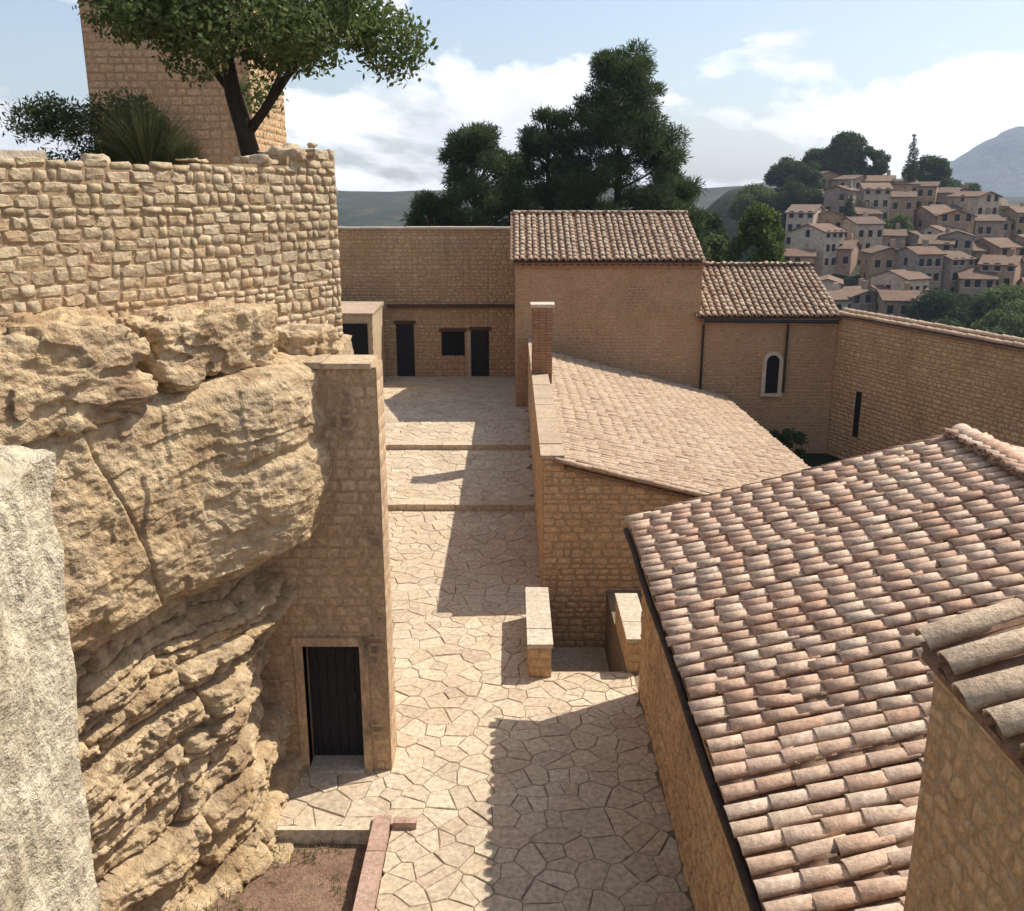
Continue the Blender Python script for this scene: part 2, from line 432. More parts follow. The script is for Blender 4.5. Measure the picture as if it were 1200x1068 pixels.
def stone_face(parent, origin, udir, rects, mat, course=(0.16,0.26), length=(0.22,0.5), proud=0.05, gap=0.022,
               irregular=0.14, parts=300, near=(0,0,8.3), seed=1, name='stone', top=None, rough_rows=0.0, ang=False):
    """Lay individual stones on a vertical wall face. origin: a point at u=0,z=0 on the backing face, udir: horizontal.
    The face looks along udir x up (to the right-hand side: n = udir x z)."""
    r = random.Random(seed)
    U = Vector(udir).normalized(); Z = Vector((0,0,1)); N = U.cross(Z)
    O = Vector(origin); vs = stone_set(mat, irregular, ang)
    z0 = min(q[2] for q in rects); z1 = max(q[3] for q in rects)
    items = []
    zz = z0
    while zz < z1 - 0.02:
        h = r.uniform(*course)
        if z1 - (zz + h) < course[0] * 0.6: h = z1 - zz
        for (a, b, c, d) in rects:
            lo, hi = max(zz, c), min(zz + h, d)
            if hi - lo < 0.04: continue
            u = a
            while u < b - 0.02:
                L = r.uniform(*length)
                if b - (u + L) < length[0] * 0.6: L = b - u
                hh = hi - lo
                zt = lo
                if top is not None:
                    tm = top(u + L/2)
                    if zt + hh*0.5 > tm:
                        u += L; continue
                dz = r.uniform(-rough_rows, rough_rows)
                pieces = [(zt, hh)]
                if rough_rows and hh > 0.17 and L < .26 and r.random() < 0.4:
                    s = r.uniform(0.4, 0.6); pieces = [(zt, hh*s), (zt + hh*s, hh*(1-s))]
                for (pz, ph) in pieces:
                    c3 = O + U*(u + L/2) + Z*(pz + ph/2 + dz)
                    dp = proud * r.uniform(0.6, 1.35)
                    ang = r.uniform(-.05,.05) * (1 if rough_rows else 0.3)
                    R = Matrix.Rotation(ang, 3, N)
                    ux, zx = R @ U, R @ Z
                    k = r.randrange(len(vs))
                    sgn = r.choice((1, -1))
                    cu = ux * max(0.03, L - gap) ; cz = zx * max(0.03, ph - gap)
                    cn = N * (dp + 0.03)
                    b3 = c3 - N * 0.03
                    if sgn < 0: cu, cz = -cu, -cz
                    M = Matrix(((cu.x, cn.x, cz.x, b3.x), (cu.y, cn.y, cz.y, b3.y), (cu.z, cn.z, cz.z, b3.z), (0,0,0,1)))
                    dist = (c3 - Vector(near)).length
                    items.append((L*ph/(dist*dist), M, k))
                u += L
        zz += h
    items.sort(key=lambda t: -t[0])
    for _, M, k in items[:parts]:
        o = bpy.data.objects.new(name, vs[k]); link(o, parent, M)
    rest = items[parts:]
    if rest:
        mb = MB()
        for _, M, k in rest: mb.mesh(M, vs[k])
        o = mb.build('wall_stones', mat, parent, True); o['kind'] = 'stuff'

def rubble_face(parent, origin, udir, u0, u1, z0, z1, mat, sp=0.2, asp=1.35, proud=(.03,.08), gap=(.006,.014), parts=300, top=None, seed=1, near=(0,0,8.3)):
    """Uncoursed rubble: irregular polygonal stones, each with its own outline, depth and tilted face."""
    r = random.Random(seed); U = Vector(udir).normalized(); Z = Vector((0,0,1)); N = U.cross(Z); O = Vector(origin)
    items = []
    for sx, sy, poly in voronoi_cells(u0/asp, u1/asp, z0, z1, sp, r, .5, .24, .22):
        if top is not None and sy > top(sx*asp) - .05: continue
        poly = clip(clip(clip(clip(poly, -1, 0, -u0/asp), 1, 0, u1/asp), 0, -1, -z0), 0, 1, z1)
        if len(poly) < 3: continue
        poly = [(a*asp, b) for a, b in poly]
        poly = shrink(poly, r.uniform(*gap))
        if len(poly) < 3 or parea(poly) < .004: continue
        items.append((sx*asp, sy, poly, (O + U*(sx*asp) + Z*sy - Vector(near)).length))
    items.sort(key=lambda t: t[3])
    rest = MB()
    for k, (cu, cz, poly, _) in enumerate(items):
        n = len(poly)
        if sum(poly[i][0]*poly[(i+1)%n][1]-poly[(i+1)%n][0]*poly[i][1] for i in range(n)) < 0: poly = poly[::-1]
        mu = sum(p[0] for p in poly)/n; mz = sum(p[1] for p in poly)/n
        pd = r.uniform(*proud); ta, tb = r.uniform(-.22,.22), r.uniform(-.22,.22)
        c = O + U*mu + Z*mz; v = []
        for d, sc in ((-.03,1.0),(pd*.55,1.0),(pd,r.uniform(.74,.88))):
            for a, b in poly:
                du, dz = (a-mu)*sc, (b-mz)*sc
                dd = d + ((ta*du + tb*dz + r.uniform(-.006,.006)) if d > 0 else 0)
                v.append(U*du + Z*dz + N*dd)
        v.append(N*(pd*r.uniform(.95,1.2)))
        f = []
        for q in (0, n): f += [(q+i, q+(i+1)%n, q+n+(i+1)%n, q+n+i) for i in range(n)]
        f += [(2*n+i, 2*n+(i+1)%n, 3*n) for i in range(n)]
        if k < parts:
            o = bpy.data.objects.new('stone', make_mesh('stone', v, f, mat)); link(o, parent, Matrix.Translation(c))
        else: rest.add([q + c for q in v], f)
    if rest.v: rest.build('wall_stones', mat, parent)['kind'] = 'stuff'

def tile_variant(k, mat, seg=6, concave=False, name='roof_tile'):
    r = random.Random(300 + k)
    v = []; f = []
    ang0, ang1 = math.radians(4), math.radians(176)
    sec = []
    for (y, rad) in ((0.0, 0.5), (1.0, 0.42)):
        for th in (0.0, 0.10):
            for i in range(seg + 1):
                a = ang0 + (ang1 - ang0) * i / seg
                rr = rad - th + (r.uniform(-.018, .018) if th == 0 else 0)
                z = rr * math.sin(a) * 0.86
                v.append((-rr * math.cos(a), y, z if not concave else -z))
    n = seg + 1
    for i in range(seg):
        f.append((i, i+1, 2*n+i+1, 2*n+i))                 # outer
        f.append((n+i+1, n+i, 3*n+i, 3*n+i+1))             # inner
        f.append((n+i, n+i+1, i+1, i))                     # lower rim
        f.append((2*n+i, 2*n+i+1, 3*n+i+1, 3*n+i))         # upper rim
    f.append((0, 2*n, 3*n, n)); f.append((seg, n+seg, 3*n+seg, 2*n+seg))
    if concave: f = [tuple(reversed(q)) for q in f]
    return make_mesh(name, v, f, mat, True)
_TV = {}
def tile_set(mat, concave=False):
    key = (mat.name, concave)
    if key not in _TV: _TV[key] = [tile_variant(k, mat, 6, concave) for k in range(6)]
    return _TV[key]

def tiled_slope(parent, origin, udir, sdir, width, length, mat, pitch=0.24, expo=0.33, tlen=0.44, parts=300,
                near=(0,0,8.3), accept=None, seed=3, jitter=0.05, lift=0.06, wob=0.03):
    """Barrel tiles: rows run up the slope (sdir), side by side along udir; origin = lower corner of the deck."""
    r = random.Random(seed)
    U = Vector(udir).normalized(); S = Vector(sdir).normalized(); N = U.cross(S).normalized()
    O = Vector(origin); cov = tile_set(mat); cha = tile_set(M_CHAN, True)
    items = []; ch = MB()
    nrow = int(width / pitch); p = width / nrow
    for i in range(nrow):
        u = (i + 0.5) * p
        off = r.uniform(-jitter, jitter) * 1.5
        wander = r.uniform(-wob, wob)
        ncol = int(math.ceil(length / expo))
        for j in range(ncol):
            s = j * expo + (off if j else r.uniform(-.03, .03))
            if accept and not accept(u, s): continue
            skew = r.uniform(-.035, .035) if r.random() > .07 else r.uniform(-.12, .12)
            if r.random() < .04: s += r.uniform(-.07, .03)
            w = p * r.uniform(0.75, 0.86)
            y = (S + U * skew).normalized(); x = (U - S * skew).normalized()
            c = O + U * (u + wander + r.uniform(-.012,.012)) + S * s + N * (lift + r.uniform(0, .016))
            y = (y - N * (0.045)).normalized() * (tlen * r.uniform(.94, 1.04))
            zz = N * w * r.uniform(.86, 1.0)
            # lower end sits above the tile below it
            c = c + N * 0.03
            M = Matrix(((x.x*w, y.x, zz.x, c.x), (x.y*w, y.y, zz.y, c.y), (x.z*w, y.z, zz.z, c.z), (0,0,0,1)))
            items.append(((1.0 / (c - Vector(near)).length), M, r.randrange(6)))
        for j in range(ncol):
            s = j * expo
            u2 = i * p
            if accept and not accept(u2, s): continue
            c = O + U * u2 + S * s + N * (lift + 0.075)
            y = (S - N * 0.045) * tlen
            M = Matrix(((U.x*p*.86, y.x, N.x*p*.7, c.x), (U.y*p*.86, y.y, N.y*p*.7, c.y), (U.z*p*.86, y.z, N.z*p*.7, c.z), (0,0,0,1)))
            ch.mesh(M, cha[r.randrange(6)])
    items.sort(key=lambda t: -t[0])
    for _, M, k in items[:parts]:
        o = bpy.data.objects.new('roof_tile', cov[k]); link(o, parent, M)
    if items[parts:]:
        mb = MB()
        for _, M, k in items[parts:]: mb.mesh(M, cov[k])
        mb.build('roof_tiles', mat, parent, True)['kind'] = 'stuff'
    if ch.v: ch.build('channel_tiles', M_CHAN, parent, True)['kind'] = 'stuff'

def tile_line(parent, a, b, mat, width=0.30, expo=0.34, tlen=0.42, up=(0,0,1), name='ridge_tile', seed=5, flat=1.0):
    r = random.Random(seed)
    A, B = Vector(a), Vector(b); Y = (B - A).normalized(); Zu = Vector(up); X = Y.cross(Zu).normalized(); Zu = X.cross(Y)
    ts = tile_set(mat); n = max(1, int((B - A).length / expo))
    for j in range(n):
        c = A + Y * (j * expo) + Zu * (0.02 + r.uniform(0, .015)) + X * r.uniform(-.015, .015)
        y = (Y - Zu * 0.05) * tlen; x = X * width * r.uniform(.92, 1.05); z = Zu * width * flat
        M = Matrix(((x.x, y.x, z.x, c.x), (x.y, y.y, z.y, c.y), (x.z, y.z, z.z, c.z), (0,0,0,1)))
        o = bpy.data.objects.new(name, ts[r.randrange(6)]); link(o, parent, M)

def np_mesh(name, V, F, mat, smooth=False):
    me = bpy.data.meshes.new(name)
    V = np.asarray(V, dtype=np.float32); F = np.asarray(F, dtype=np.int32)
    k = F.shape[1]
    me.vertices.add(len(V)); me.vertices.foreach_set('co', V.ravel())
    me.loops.add(F.size); me.loops.foreach_set('vertex_index', F.ravel())
    me.polygons.add(len(F))
    me.polygons.foreach_set('loop_start', np.arange(0, F.size, k, dtype=np.int32))
    me.polygons.foreach_set('loop_total', np.full(len(F), k, dtype=np.int32))
    if smooth: me.polygons.foreach_set('use_smooth', np.ones(len(F), dtype=bool))
    me.materials.append(mat)
    me.update(calc_edges=True); me.validate()
    return me

def leaf_cloud(clumps, n_per_area, size, aspect, rng, shell=0.55, needle=False, flat=0.75):
    """clumps: (x,y,z,r). Leaves = single quads spread through each clump, denser near its surface."""
    Vs = []
    for (cx, cy, cz, R) in clumps:
        n = max(12, int(n_per_area * R * R))
        d = rng.normal(size=(n, 3)); d /= np.linalg.norm(d, axis=1)[:, None]
        rad = R * (shell + (1 - shell) * rng.random(n) ** 0.6) * (1 + 0.22 * rng.normal(size=n).clip(-1.5, 1.5) * 0.6)
        p = d * rad[:, None]; p[:, 2] *= flat
        p += np.array([cx, cy, cz])
        if needle:
            a = d * 0.9 + rng.normal(size=(n, 3)) * 0.5 + np.array([0, 0, 0.25])
        else:
            a = rng.normal(size=(n, 3))
        a /= np.linalg.norm(a, axis=1)[:, None]
        b = np.cross(a, d + rng.normal(size=(n, 3)) * 0.6); b /= (np.linalg.norm(b, axis=1)[:, None] + 1e-6)
        L = size * (0.6 + 0.8 * rng.random(n))[:, None]; W = L * aspect
        q = np.stack([p - a*L*0.5, p + b*W*0.5, p + a*L*0.5, p - b*W*0.5], axis=1)
        Vs.append(q.reshape(-1, 3))
    V = np.concatenate(Vs); F = np.arange(len(V)).reshape(-1, 4)
    return V, F

def add_np(name, V, F, mat, parent, M=None, smooth=False):
    o = bpy.data.objects.new(name, np_mesh(name, V, F, mat, smooth))
    return link(o, parent, M)

def rock_blob(name, c, size, mat, parent=None, seed=0, n=44, amp=0.22, freq=1.3, sharp=5.0, rot=0.0, **tags):
    """Angular boulder: a cube-ish spherified grid pushed by noise."""
    us = np.linspace(-1, 1, n)
    V = []; F = []; base = 0
    for ax in range(3):
        for sg in (-1, 1):
            A, B = np.meshgrid(us, us, indexing='ij')
            P = np.zeros((n, n, 3)); P[..., ax] = sg; P[..., (ax+1) % 3] = A; P[..., (ax+2) % 3] = B
            V.append(P.reshape(-1, 3))
            I = (np.arange(n-1)[:, None] * n + np.arange(n-1)[None, :]).ravel() + base
            q = np.stack([I, I + n, I + n + 1, I + 1], 1)
            F.append(q if sg > 0 else q[:, ::-1]); base += n * n
    V = np.concatenate(V); F = np.concatenate(F)
    e = sharp
    nrm = (np.abs(V) ** e).sum(1) ** (1 / e)
    V = V / nrm[:, None]
    S = np.array(size)
    W = V * S
    s = seed * 3.7
    d = fbm(W[:,0]*freq + s, W[:,1]*freq + s*1.3, W[:,2]*freq*1.5 + s*.7, 5, 0.55)
    W = W * (1 + amp * d)[:, None] + V * (0.05 * fbm(W[:,0]*6+s, W[:,1]*6, W[:,2]*9, 3) + .05*np.floor(3*fbm(W[:,0]*2.2+s, W[:,1]*2.2, W[:,2]*4.5, 2)))[:, None]
    ca, sa = math.cos(rot), math.sin(rot)
    W = np.stack([W[:,0]*ca - W[:,1]*sa, W[:,0]*sa + W[:,1]*ca, W[:,2]], 1)
    o = bpy.data.objects.new(name, np_mesh(name, W, F, mat, True))
    link(o, parent, Matrix.Translation(Vector(c)))
    return tag(o, **tags)

def rough_box(name, c, half, mat, parent=None, n=90, amp=0.12, freq=1.4, seed=0, rot=0.0, fine=0.03, zs=1.0, **tags):
    V = []; F = []; base = 0
    h = np.array(half)
    for ax in range(3):
        a1, a2 = (ax+1) % 3, (ax+2) % 3
        n1 = max(4, int(n * h[a1] / h.max())); n2 = max(4, int(n * h[a2] / h.max()))
        for sg in (-1, 1):
            A, B = np.meshgrid(np.linspace(-1, 1, n1), np.linspace(-1, 1, n2), indexing='ij')
            P = np.zeros((n1, n2, 3)); P[..., ax] = sg; P[..., a1] = A; P[..., a2] = B
            V.append(P.reshape(-1, 3))
            I = (np.arange(n1-1)[:, None] * n2 + np.arange(n2-1)[None, :]).ravel() + base
            q = np.stack([I, I + n2, I + n2 + 1, I + 1], 1)
            F.append(q if sg > 0 else q[:, ::-1]); base += n1 * n2
    V = np.concatenate(V); F = np.concatenate(F)
    W = V * h; s = seed * 5.1
    D = np.stack([fbm(W[:,0]*freq + s + 9*k, W[:,1]*freq + 4*k, W[:,2]*freq*zs + s*.5, 5, 0.55) for k in range(3)], 1)
    E = np.stack([fbm(W[:,0]*7 + s + 9*k, W[:,1]*7 + 4*k, W[:,2]*7*zs, 3) for k in range(3)], 1)
    W = W + D * amp * 2 + E * fine * 2
    ca, sa = math.cos(rot), math.sin(rot)
    W = np.stack([W[:,0]*ca - W[:,1]*sa, W[:,0]*sa + W[:,1]*ca, W[:,2] + h[2]], 1)
    o = bpy.data.objects.new(name, np_mesh(name, W, F, mat, True))
    link(o, parent, Matrix.Translation(Vector(c)))
    return tag(o, **tags)

# ================================================================== THE SETTING
def terrain_h(x, y):
    dx = np.maximum(np.maximum(-60 - x, x - 21), 0); dy = np.maximum(np.maximum(-40 - y, y - 58), 0)
    d = np.sqrt(dx*dx + dy*dy)
    h = -1.6 - 28.4 * smooth01(2, 85, d)
    prof = np.interp(y, [100, 150, 210, 228, 262, 340], [-28, -12.5, 7, 10.5, 4, -30])
    w = smooth01(22, 54, x) * (1 - 0.35 * smooth01(88, 130, x)) * (1 - smooth01(170, 260, x))
    h = np.maximum(h, -30 + (prof + 30) * w * smooth01(90, 110, y))
    r = np.sqrt(x*x + y*y)
    h = h + smooth01(420, 950, r) * (33 + 36 * fbm(x*0.0022 + 3, y*0.0022 + 9, x*0 + 1.5, 4)) * (1 - smooth01(1150, 1800, r))
    h = h + smooth01(100, 200, r) * 1.2 * fbm(x*.03, y*.03, x*0 + 4, 3)
    return h
t = np.linspace(-1, 1, 241); g = np.sinh(t * 5.2) / math.sinh(5.2) * 3400
X, Y = np.meshgrid(g + 10, g + 30, indexing='ij')
Z = terrain_h(X, Y)
V = np.stack([X.ravel(), Y.ravel(), Z.ravel()], 1); n = len(t)
I = (np.arange(n-1)[:, None]*n + np.arange(n-1)[None, :]).ravel()
ob = add_np('terrain', V, np.stack([I, I+n, I+n+1, I+1], 1), M_TERR, None, smooth=True); tag(ob, kind='structure')

def mountain(name, x0, x1, yc, depth, hfun, mat):
    nx, ny = 160, 50
    X, T = np.meshgrid(np.linspace(x0, x1, nx), np.linspace(-1, 1, ny), indexing='ij')
    e = np.maximum(0, 1 - np.abs(T)) ** 1.1
    Y = yc + T * depth
    H = hfun(X) * e * (1 + 0.3 * fbm(X*.006, Y*.006, X*0 + 2, 5)) + 14 * fbm(X*.02, Y*.02, X*0 + 7, 4)
    V = np.stack([X.ravel(), Y.ravel(), (H - 32).ravel()], 1)
    I = (np.arange(nx-1)[:, None]*ny + np.arange(ny-1)[None, :]).ravel()
    o = add_np(name, V, np.stack([I, I+ny, I+ny+1, I+1], 1), mat, None, smooth=True)
    return tag(o, kind='structure')
mountain('mountain', 700, 2900, 2500, 600,
         lambda x: 70 + 105*np.exp(-((x-1270)/105)**2) + 45*np.exp(-((x-1120)/90)**2) + 75*np.exp(-((x-1560)/220)**2), M_MOUNT)
mountain('hills', -1500, 600, 1500, 350, lambda x: 34 + 16*np.exp(-((x+330)/170)**2) + 26*np.exp(-((x-430)/130)**2), M_HILL)

# ---- alley base (joint bed) and flagstones
base = MB()
base.prism([(-1.62,-3),(2.3,-3),(2.3,15.3),(-1.62,15.3)], -3, -0.014)
base.prism([(-4.8,10.98),(-1.62,10.98),(-1.62,15.3),(-4.8,15.3)], -3, -0.014)
base.prism([(-9,15.3),(0.72,15.3),(0.72,24.5),(-9,24.5)], -3, -0.014)
base.prism([(-12,24.5),(0.72,24.5),(0.72,30.3),(-12,30.3)], -3, 0.12)
base.prism([(-15,30.3),(0.72,30.3),(0.72,43),(-15,43)], -3, 0.27)
base.prism([(2.06,15.3),(8.3,15.3),(8.3,19),(2.06,19)], -3, -0.014)
alley = base.build('alley_paving', M_JOINT, kind='structure')

rnd = random.Random(21)
cells = []
def wobble(poly):
    out = []
    for i in range(len(poly)):
        p, q = poly[i], poly[(i+1) % len(poly)]
        L = math.hypot(q[0]-p[0], q[1]-p[1])
        if L > .12:
            k = rnd.uniform(.35,.65); j = rnd.uniform(-.035,.02)*L
            out += [p, (p[0]+(q[0]-p[0])*k + (q[1]-p[1])/L*j, p[1]+(q[1]-p[1])*k - (q[0]-p[0])/L*j)]
        else: out.append(p)
    return out
for sx, sy, poly in voronoi_cells(-9, 2.9, 5.0, 43, 0.32, rnd, .5, .46, .2):
    if sx > 0.70 and sy > 15.5: continue
    if sy > 12.9 and sx < -2.5 - (sy-12.9)*0.19: continue
    if sx < -4.4 and sy < 13: continue
    poly = clip(poly, 1, 0, 2.19)
    if sy > 15.25 and sx < .7: poly = clip(poly, 1, 0, 0.68)
    elif sx > 0.70: poly = clip(poly, 0, 1, 15.28)
    if sx < -1.6 and sy < 11.5: vs = [clip(clip(poly, -1, 0, 1.655), 0, 1, 11.0), clip(poly, 0, -1, -11.0)]
    elif sy < 11.0: vs = [clip(poly, -1, 0, 1.655)]
    else: vs = [poly]
    for pv in vs:
        for ya, yb, lev in ((0, 24.42, 0.0), (24.56, 30.22, 0.15), (30.36, 42.48, 0.30)):
            q = clip(clip(pv, 0, -1, -ya), 0, 1, yb) if len(pv) > 2 else []
            if len(q) < 3 or parea(q) < .012: continue
            q = shrink(q, rnd.uniform(0.0015, 0.007))
            if len(q) < 3 or parea(q) < 0.010: continue
            cells.append((math.hypot(sx, sy), wobble(q), lev))
cells.sort(key=lambda c: c[0])
def flag_geo(poly, lev, mb, org):
    n = len(poly); cx = sum(p[0] for p in poly)/n; cy = sum(p[1] for p in poly)/n
    tx, ty = rnd.uniform(-.012,.012), rnd.uniform(-.012,.012); dz = rnd.uniform(-.008,.006)
    a = sum(poly[i][0]*poly[(i+1)%n][1]-poly[(i+1)%n][0]*poly[i][1] for i in range(n))
    if a < 0: poly = poly[::-1]
    v = []
    for z, k in ((lev-.05, 1.0), (lev-.010, 1.0), (lev, 0.955)):
        for x, y in poly:
            xx, yy = cx+(x-cx)*k, cy+(y-cy)*k
            v.append((xx-org[0], yy-org[1], z + dz + tx*(x-cx) + ty*(y-cy)))
    f = [tuple(range(2*n, 3*n))]
    for r_ in (0, n):
        f += [(r_+i, r_+(i+1)%n, r_+n+(i+1)%n, r_+n+i) for i in range(n)]
    mb.add(v, f)
rest = MB()
for k, (_, poly, lev) in enumerate(cells):
    if k < 300:
        m1 = MB(); cx = sum(p[0] for p in poly)/len(poly); cy = sum(p[1] for p in poly)/len(poly)
        flag_geo(poly, lev, m1, (cx, cy))
        o = bpy.data.objects.new('flagstone', make_mesh('flagstone', m1.v, m1.f, M_FLAG)); link(o, alley, Matrix.Translation((cx, cy, 0)))
    else:
        flag_geo(poly, lev, rest, (0, 0))
rest.build('flagstones', M_FLAG, alley)['kind'] = 'stuff'

# ---- two long steps across the alley
def step_row(y, x0, x1, z, label):
    s = thing('stone_step', ((x0+x1)/2, y, z), label, 'step', 'shallow steps across the alley')
    x = x0; r = random.Random(int(y*10))
    while x < x1 - .05:
        L = min(r.uniform(.7, 1.2), x1 - x)
        MB().box(x, x+L-.012, y-.10+r.uniform(-.01,.01), y+.28, z, z+.172+r.uniform(-.006,.006)).build('step_block', M_FLAG, s)
        x += L
    return s
step_row(24.4, -5.2, 0.66, 0.0, 'shallow stone step across the alley, nearer of the two')
step_row(30.2, -6.2, 0.66, 0.15, 'shallow stone step across the alley, farther of the two')

# ---- rock face (cliff) at the left
def cliff():
    path = np.array([(-8.2,2.5),(-6.0,6.6),(-4.85,8.8),(-3.95,10.3),(-3.15,11.6),(-2.95,12.7)])
    seg = np.r_[0, np.cumsum(np.hypot(*np.diff(path, axis=0).T))]; Ltot = seg[-1]
    ns, nz, nt = 680, 520, 70
    s = np.linspace(0, Ltot, ns)
    px_, py_ = np.interp(s, seg, path[:,0]), np.interp(s, seg, path[:,1])
    k = np.ones(41)/41
    pad = lambda a: np.convolve(np.r_[np.full(20, a[0]), a, np.full(20, a[-1])], k, 'valid')
    sx_, sy_ = pad(px_), pad(py_)
    dx, dy = np.gradient(sx_, s), np.gradient(sy_, s); L = np.hypot(dx, dy); nxv, nyv = dy/L, -dx/L
    top = 5.78 + 0.42*s/Ltot
    z = np.linspace(-0.5, 1, nz)
    S, Q = np.meshgrid(s, np.linspace(0, 1, nz), indexing='ij')
    Zt = -0.5 + (top[:, None] + 0.5) * Q
    Zp = Zt - .09*(S-9)
    prof = np.interp(Zp, [-.5, 0, .5, 1.0, 1.9, 2.9, 3.25, 3.55, 3.75, 4.4, 5.2, 5.8, 6.2], [.70, .48, .34, .22, .02, -.10, -.42, -.40, .06, .16, .08, .0, -.10])
    low = 1 - smooth01(3.30, 3.5, Zp)
    prof = prof + (1-low) * .42 * smooth01(Ltot-2.6, Ltot-.7, S)
    prof = prof - (1 - smooth01(2.2, 2.9, Zt)) * 0.62 * smooth01(Ltot-2.2, Ltot-.8, S)
    # tilted, uneven layers in the lower part
    zt = Zt - 0.11*(S-6) + 0.16*fbm(S*.7, Zt*.4, S*0, 3)
    r = random.Random(5); bz = [-1.0]
    while bz[-1] < 8: bz.append(bz[-1] + r.choice((.07,.10,.14,.19,.26,.36)))
    bz = np.array(bz); li = np.clip(np.searchsorted(bz, zt) - 1, 0, len(bz)-2)
    tl = (zt - bz[li]) / (bz[li+1] - bz[li])
    loff = np.array([r.uniform(-.17,.17) for _ in bz])[li]
    edge = (2*np.abs(tl - .5)) ** 9
    bl = np.array([r.uniform(.9,2.6) for _ in bz])[li]; ph = np.array([r.uniform(0,5) for _ in bz])[li]
    sj = S + 0.18*fbm(S*.5+li*3.3, Zt*1.3, S*0+2, 3) * 2
    fb = (sj + ph) / bl; bi = np.floor(fb).astype(int); tb = fb - bi
    boff = _P[(bi*7 + li*13) & 63, (li*5) & 63, bi & 63] - .5
    jedge = (2*np.abs(tb - .5)) ** 30
    def chips(cs, cz, seed):
        wu = S/cs + .9*fbm(S*1.7/cs*.3+seed, Zt*1.1/cz*.3, S*0+seed, 3); wv = zt/cz + .9*fbm(S*.4/cs+seed*2, Zt*.4/cz, S*0+3, 3)
        iv = np.floor(wv).astype(int); wu = wu + .5*(iv & 1) + (_P[iv & 63, (iv*3) & 63, 5])
        iu = np.floor(wu).astype(int)
        h0 = _P[(iu*7+iv*31+seed) & 63, (iv*11+iu*3) & 63, (iu+seed*5) & 63] - .5
        tilt = (_P[(iu*13+seed) & 63, (iv*17) & 63, (iu*3+iv) & 63]-.5)*(wu-iu-.5) + (_P[(iu*5) & 63, (iv*7+seed) & 63, iv & 63]-.5)*(wv-iv-.5)
        return h0 + tilt*1.2
    lay = loff + 0.22*boff - 0.26*edge - 0.14*jedge + .09*chips(.42,.20,3) + .045*chips(.17,.09,9)
    # massive upper bed: few cracks
    cr = np.zeros_like(S)
    for (s0, sl, w, dpt) in ((8.3, -.3, .018, .05),):
        cr -= dpt * np.exp(-((S - s0 - sl*(Zt-4.8) - .25*fbm(Zt*1.1, S*0+s0, S*0, 3)) / w)**2)
    bed = -0.20*np.exp(-((zt - 4.62 - .22*fbm(S*.6, S*0+3, S*0, 3))/.07)**2) * smooth01(-.1,.15, fbm(S*.5+7, S*0, S*0+1, 2)+.15)
    up = cr + .5*bed + 0.12*fbm(S*.45, Zt*.55, S*0 + 5, 3) + .045*chips(1.3,.8,5) + .03*chips(.35,.22,7)
    off = prof + low*lay + (1-low)*up + (.05 + .05*low)*fbm(S*2.1, Zt*2.6, S*0+8, 5, .6) + 0.035*fbm(S*9, Zt*12, S*0, 3)
    # rounding to the ledge on top
    off -= 0.14 * smooth01(top[:, None]-.16, top[:, None], Zt) ** 2
    Xf = sx_[:, None] + nxv[:, None]*off; Yf = sy_[:, None] + nyv[:, None]*off
    # ledge rows going back from the face
    inn = np.linspace(0, 1, nt+1)[1:] * 2.8
    Xt = Xf[:, -1:] - nxv[:, None]*inn; Yt = Yf[:, -1:] - nyv[:, None]*inn
    Zl = Zt[:, -1:] + .06*inn[None, :]**.5 + 0.16*(fbm(Xt*1.7, Yt*1.7, Xt*0+3, 5, .6))*np.minimum(1, inn*2)[None, :]
    Xa, Ya, Za = np.hstack([Xf, Xt]), np.hstack([Yf, Yt]), np.hstack([Zt, Zl])
    m = Xa.shape[1]
    V = np.stack([Xa.ravel(), Ya.ravel(), Za.ravel()], 1)
    I = (np.arange(ns-1)[:, None]*m + np.arange(m-1)[None, :]).ravel()
    o = add_np('rock_face', V, np.stack([I, I+m, I+m+1, I+1], 1), M_ROCK, None, smooth=True)
    return tag(o, kind='structure')
cliff()
led = rough_box('rock_ledge', (-3.9, 13.8, 0), (1.4, 0.95, 3.08), M_ROCK, n=70, amp=.05, seed=2, kind='structure')
# terrace behind the upper wall
MB().prism([(-2.85,14.35),(-7.2,6.8),(-18,6.8),(-26,30),(-6.4,28)], -1, 8.35).build('terrace_ground', M_SOIL, kind='structure')

# ---- sunken bed with red soil
nb = 60
X, Y = np.meshgrid(np.linspace(-6, -1.85, nb), np.linspace(5, 11.2, nb), indexing='ij')
Z = -0.20 + 0.5*smooth01(-3.3, -5.2, X) + 0.10*fbm(X*1.2, Y*1.2, X*0, 4)
V = np.stack([X.ravel(), Y.ravel(), Z.ravel()], 1); I = (np.arange(nb-1)[:, None]*nb + np.arange(nb-1)[None, :]).ravel()
ob = add_np('soil_bed', V, np.stack([I, I+nb, I+nb+1, I+1], 1), M_SOIL, None, smooth=True); tag(ob, kind='structure')
# weeds in the bed: nobody could count them
rg = np.random.default_rng(5); N = 2600
px = rg.uniform(-5.2, -2.0, N); py = rg.uniform(8.2, 10.9, N)
keep = fbm(px*1.3, py*1.3, px*0+6, 3) + 0.35*(px < -3.0) > 0.16; px, py = px[keep], py[keep]; N = len(px)
pz = -0.20 + 0.5*smooth01(-3.3, -5.2, px) + 0.10*fbm(px*1.2, py*1.2, px*0, 4)
a = rg.uniform(0, 6.28, N); h = rg.uniform(.04, .13, N); lean = rg.uniform(0, .08, N)
B = np.stack([px, py, pz], 1); D = np.stack([np.cos(a), np.sin(a), a*0], 1); Wd = np.stack([-np.sin(a), np.cos(a), a*0], 1)*.008
Tp = B + D*lean[:, None] + np.array([0,0,1])*h[:, None]
V = np.stack([B-Wd, B+Wd, Tp+Wd*.3, Tp-Wd*.3], 1).reshape(-1, 3)
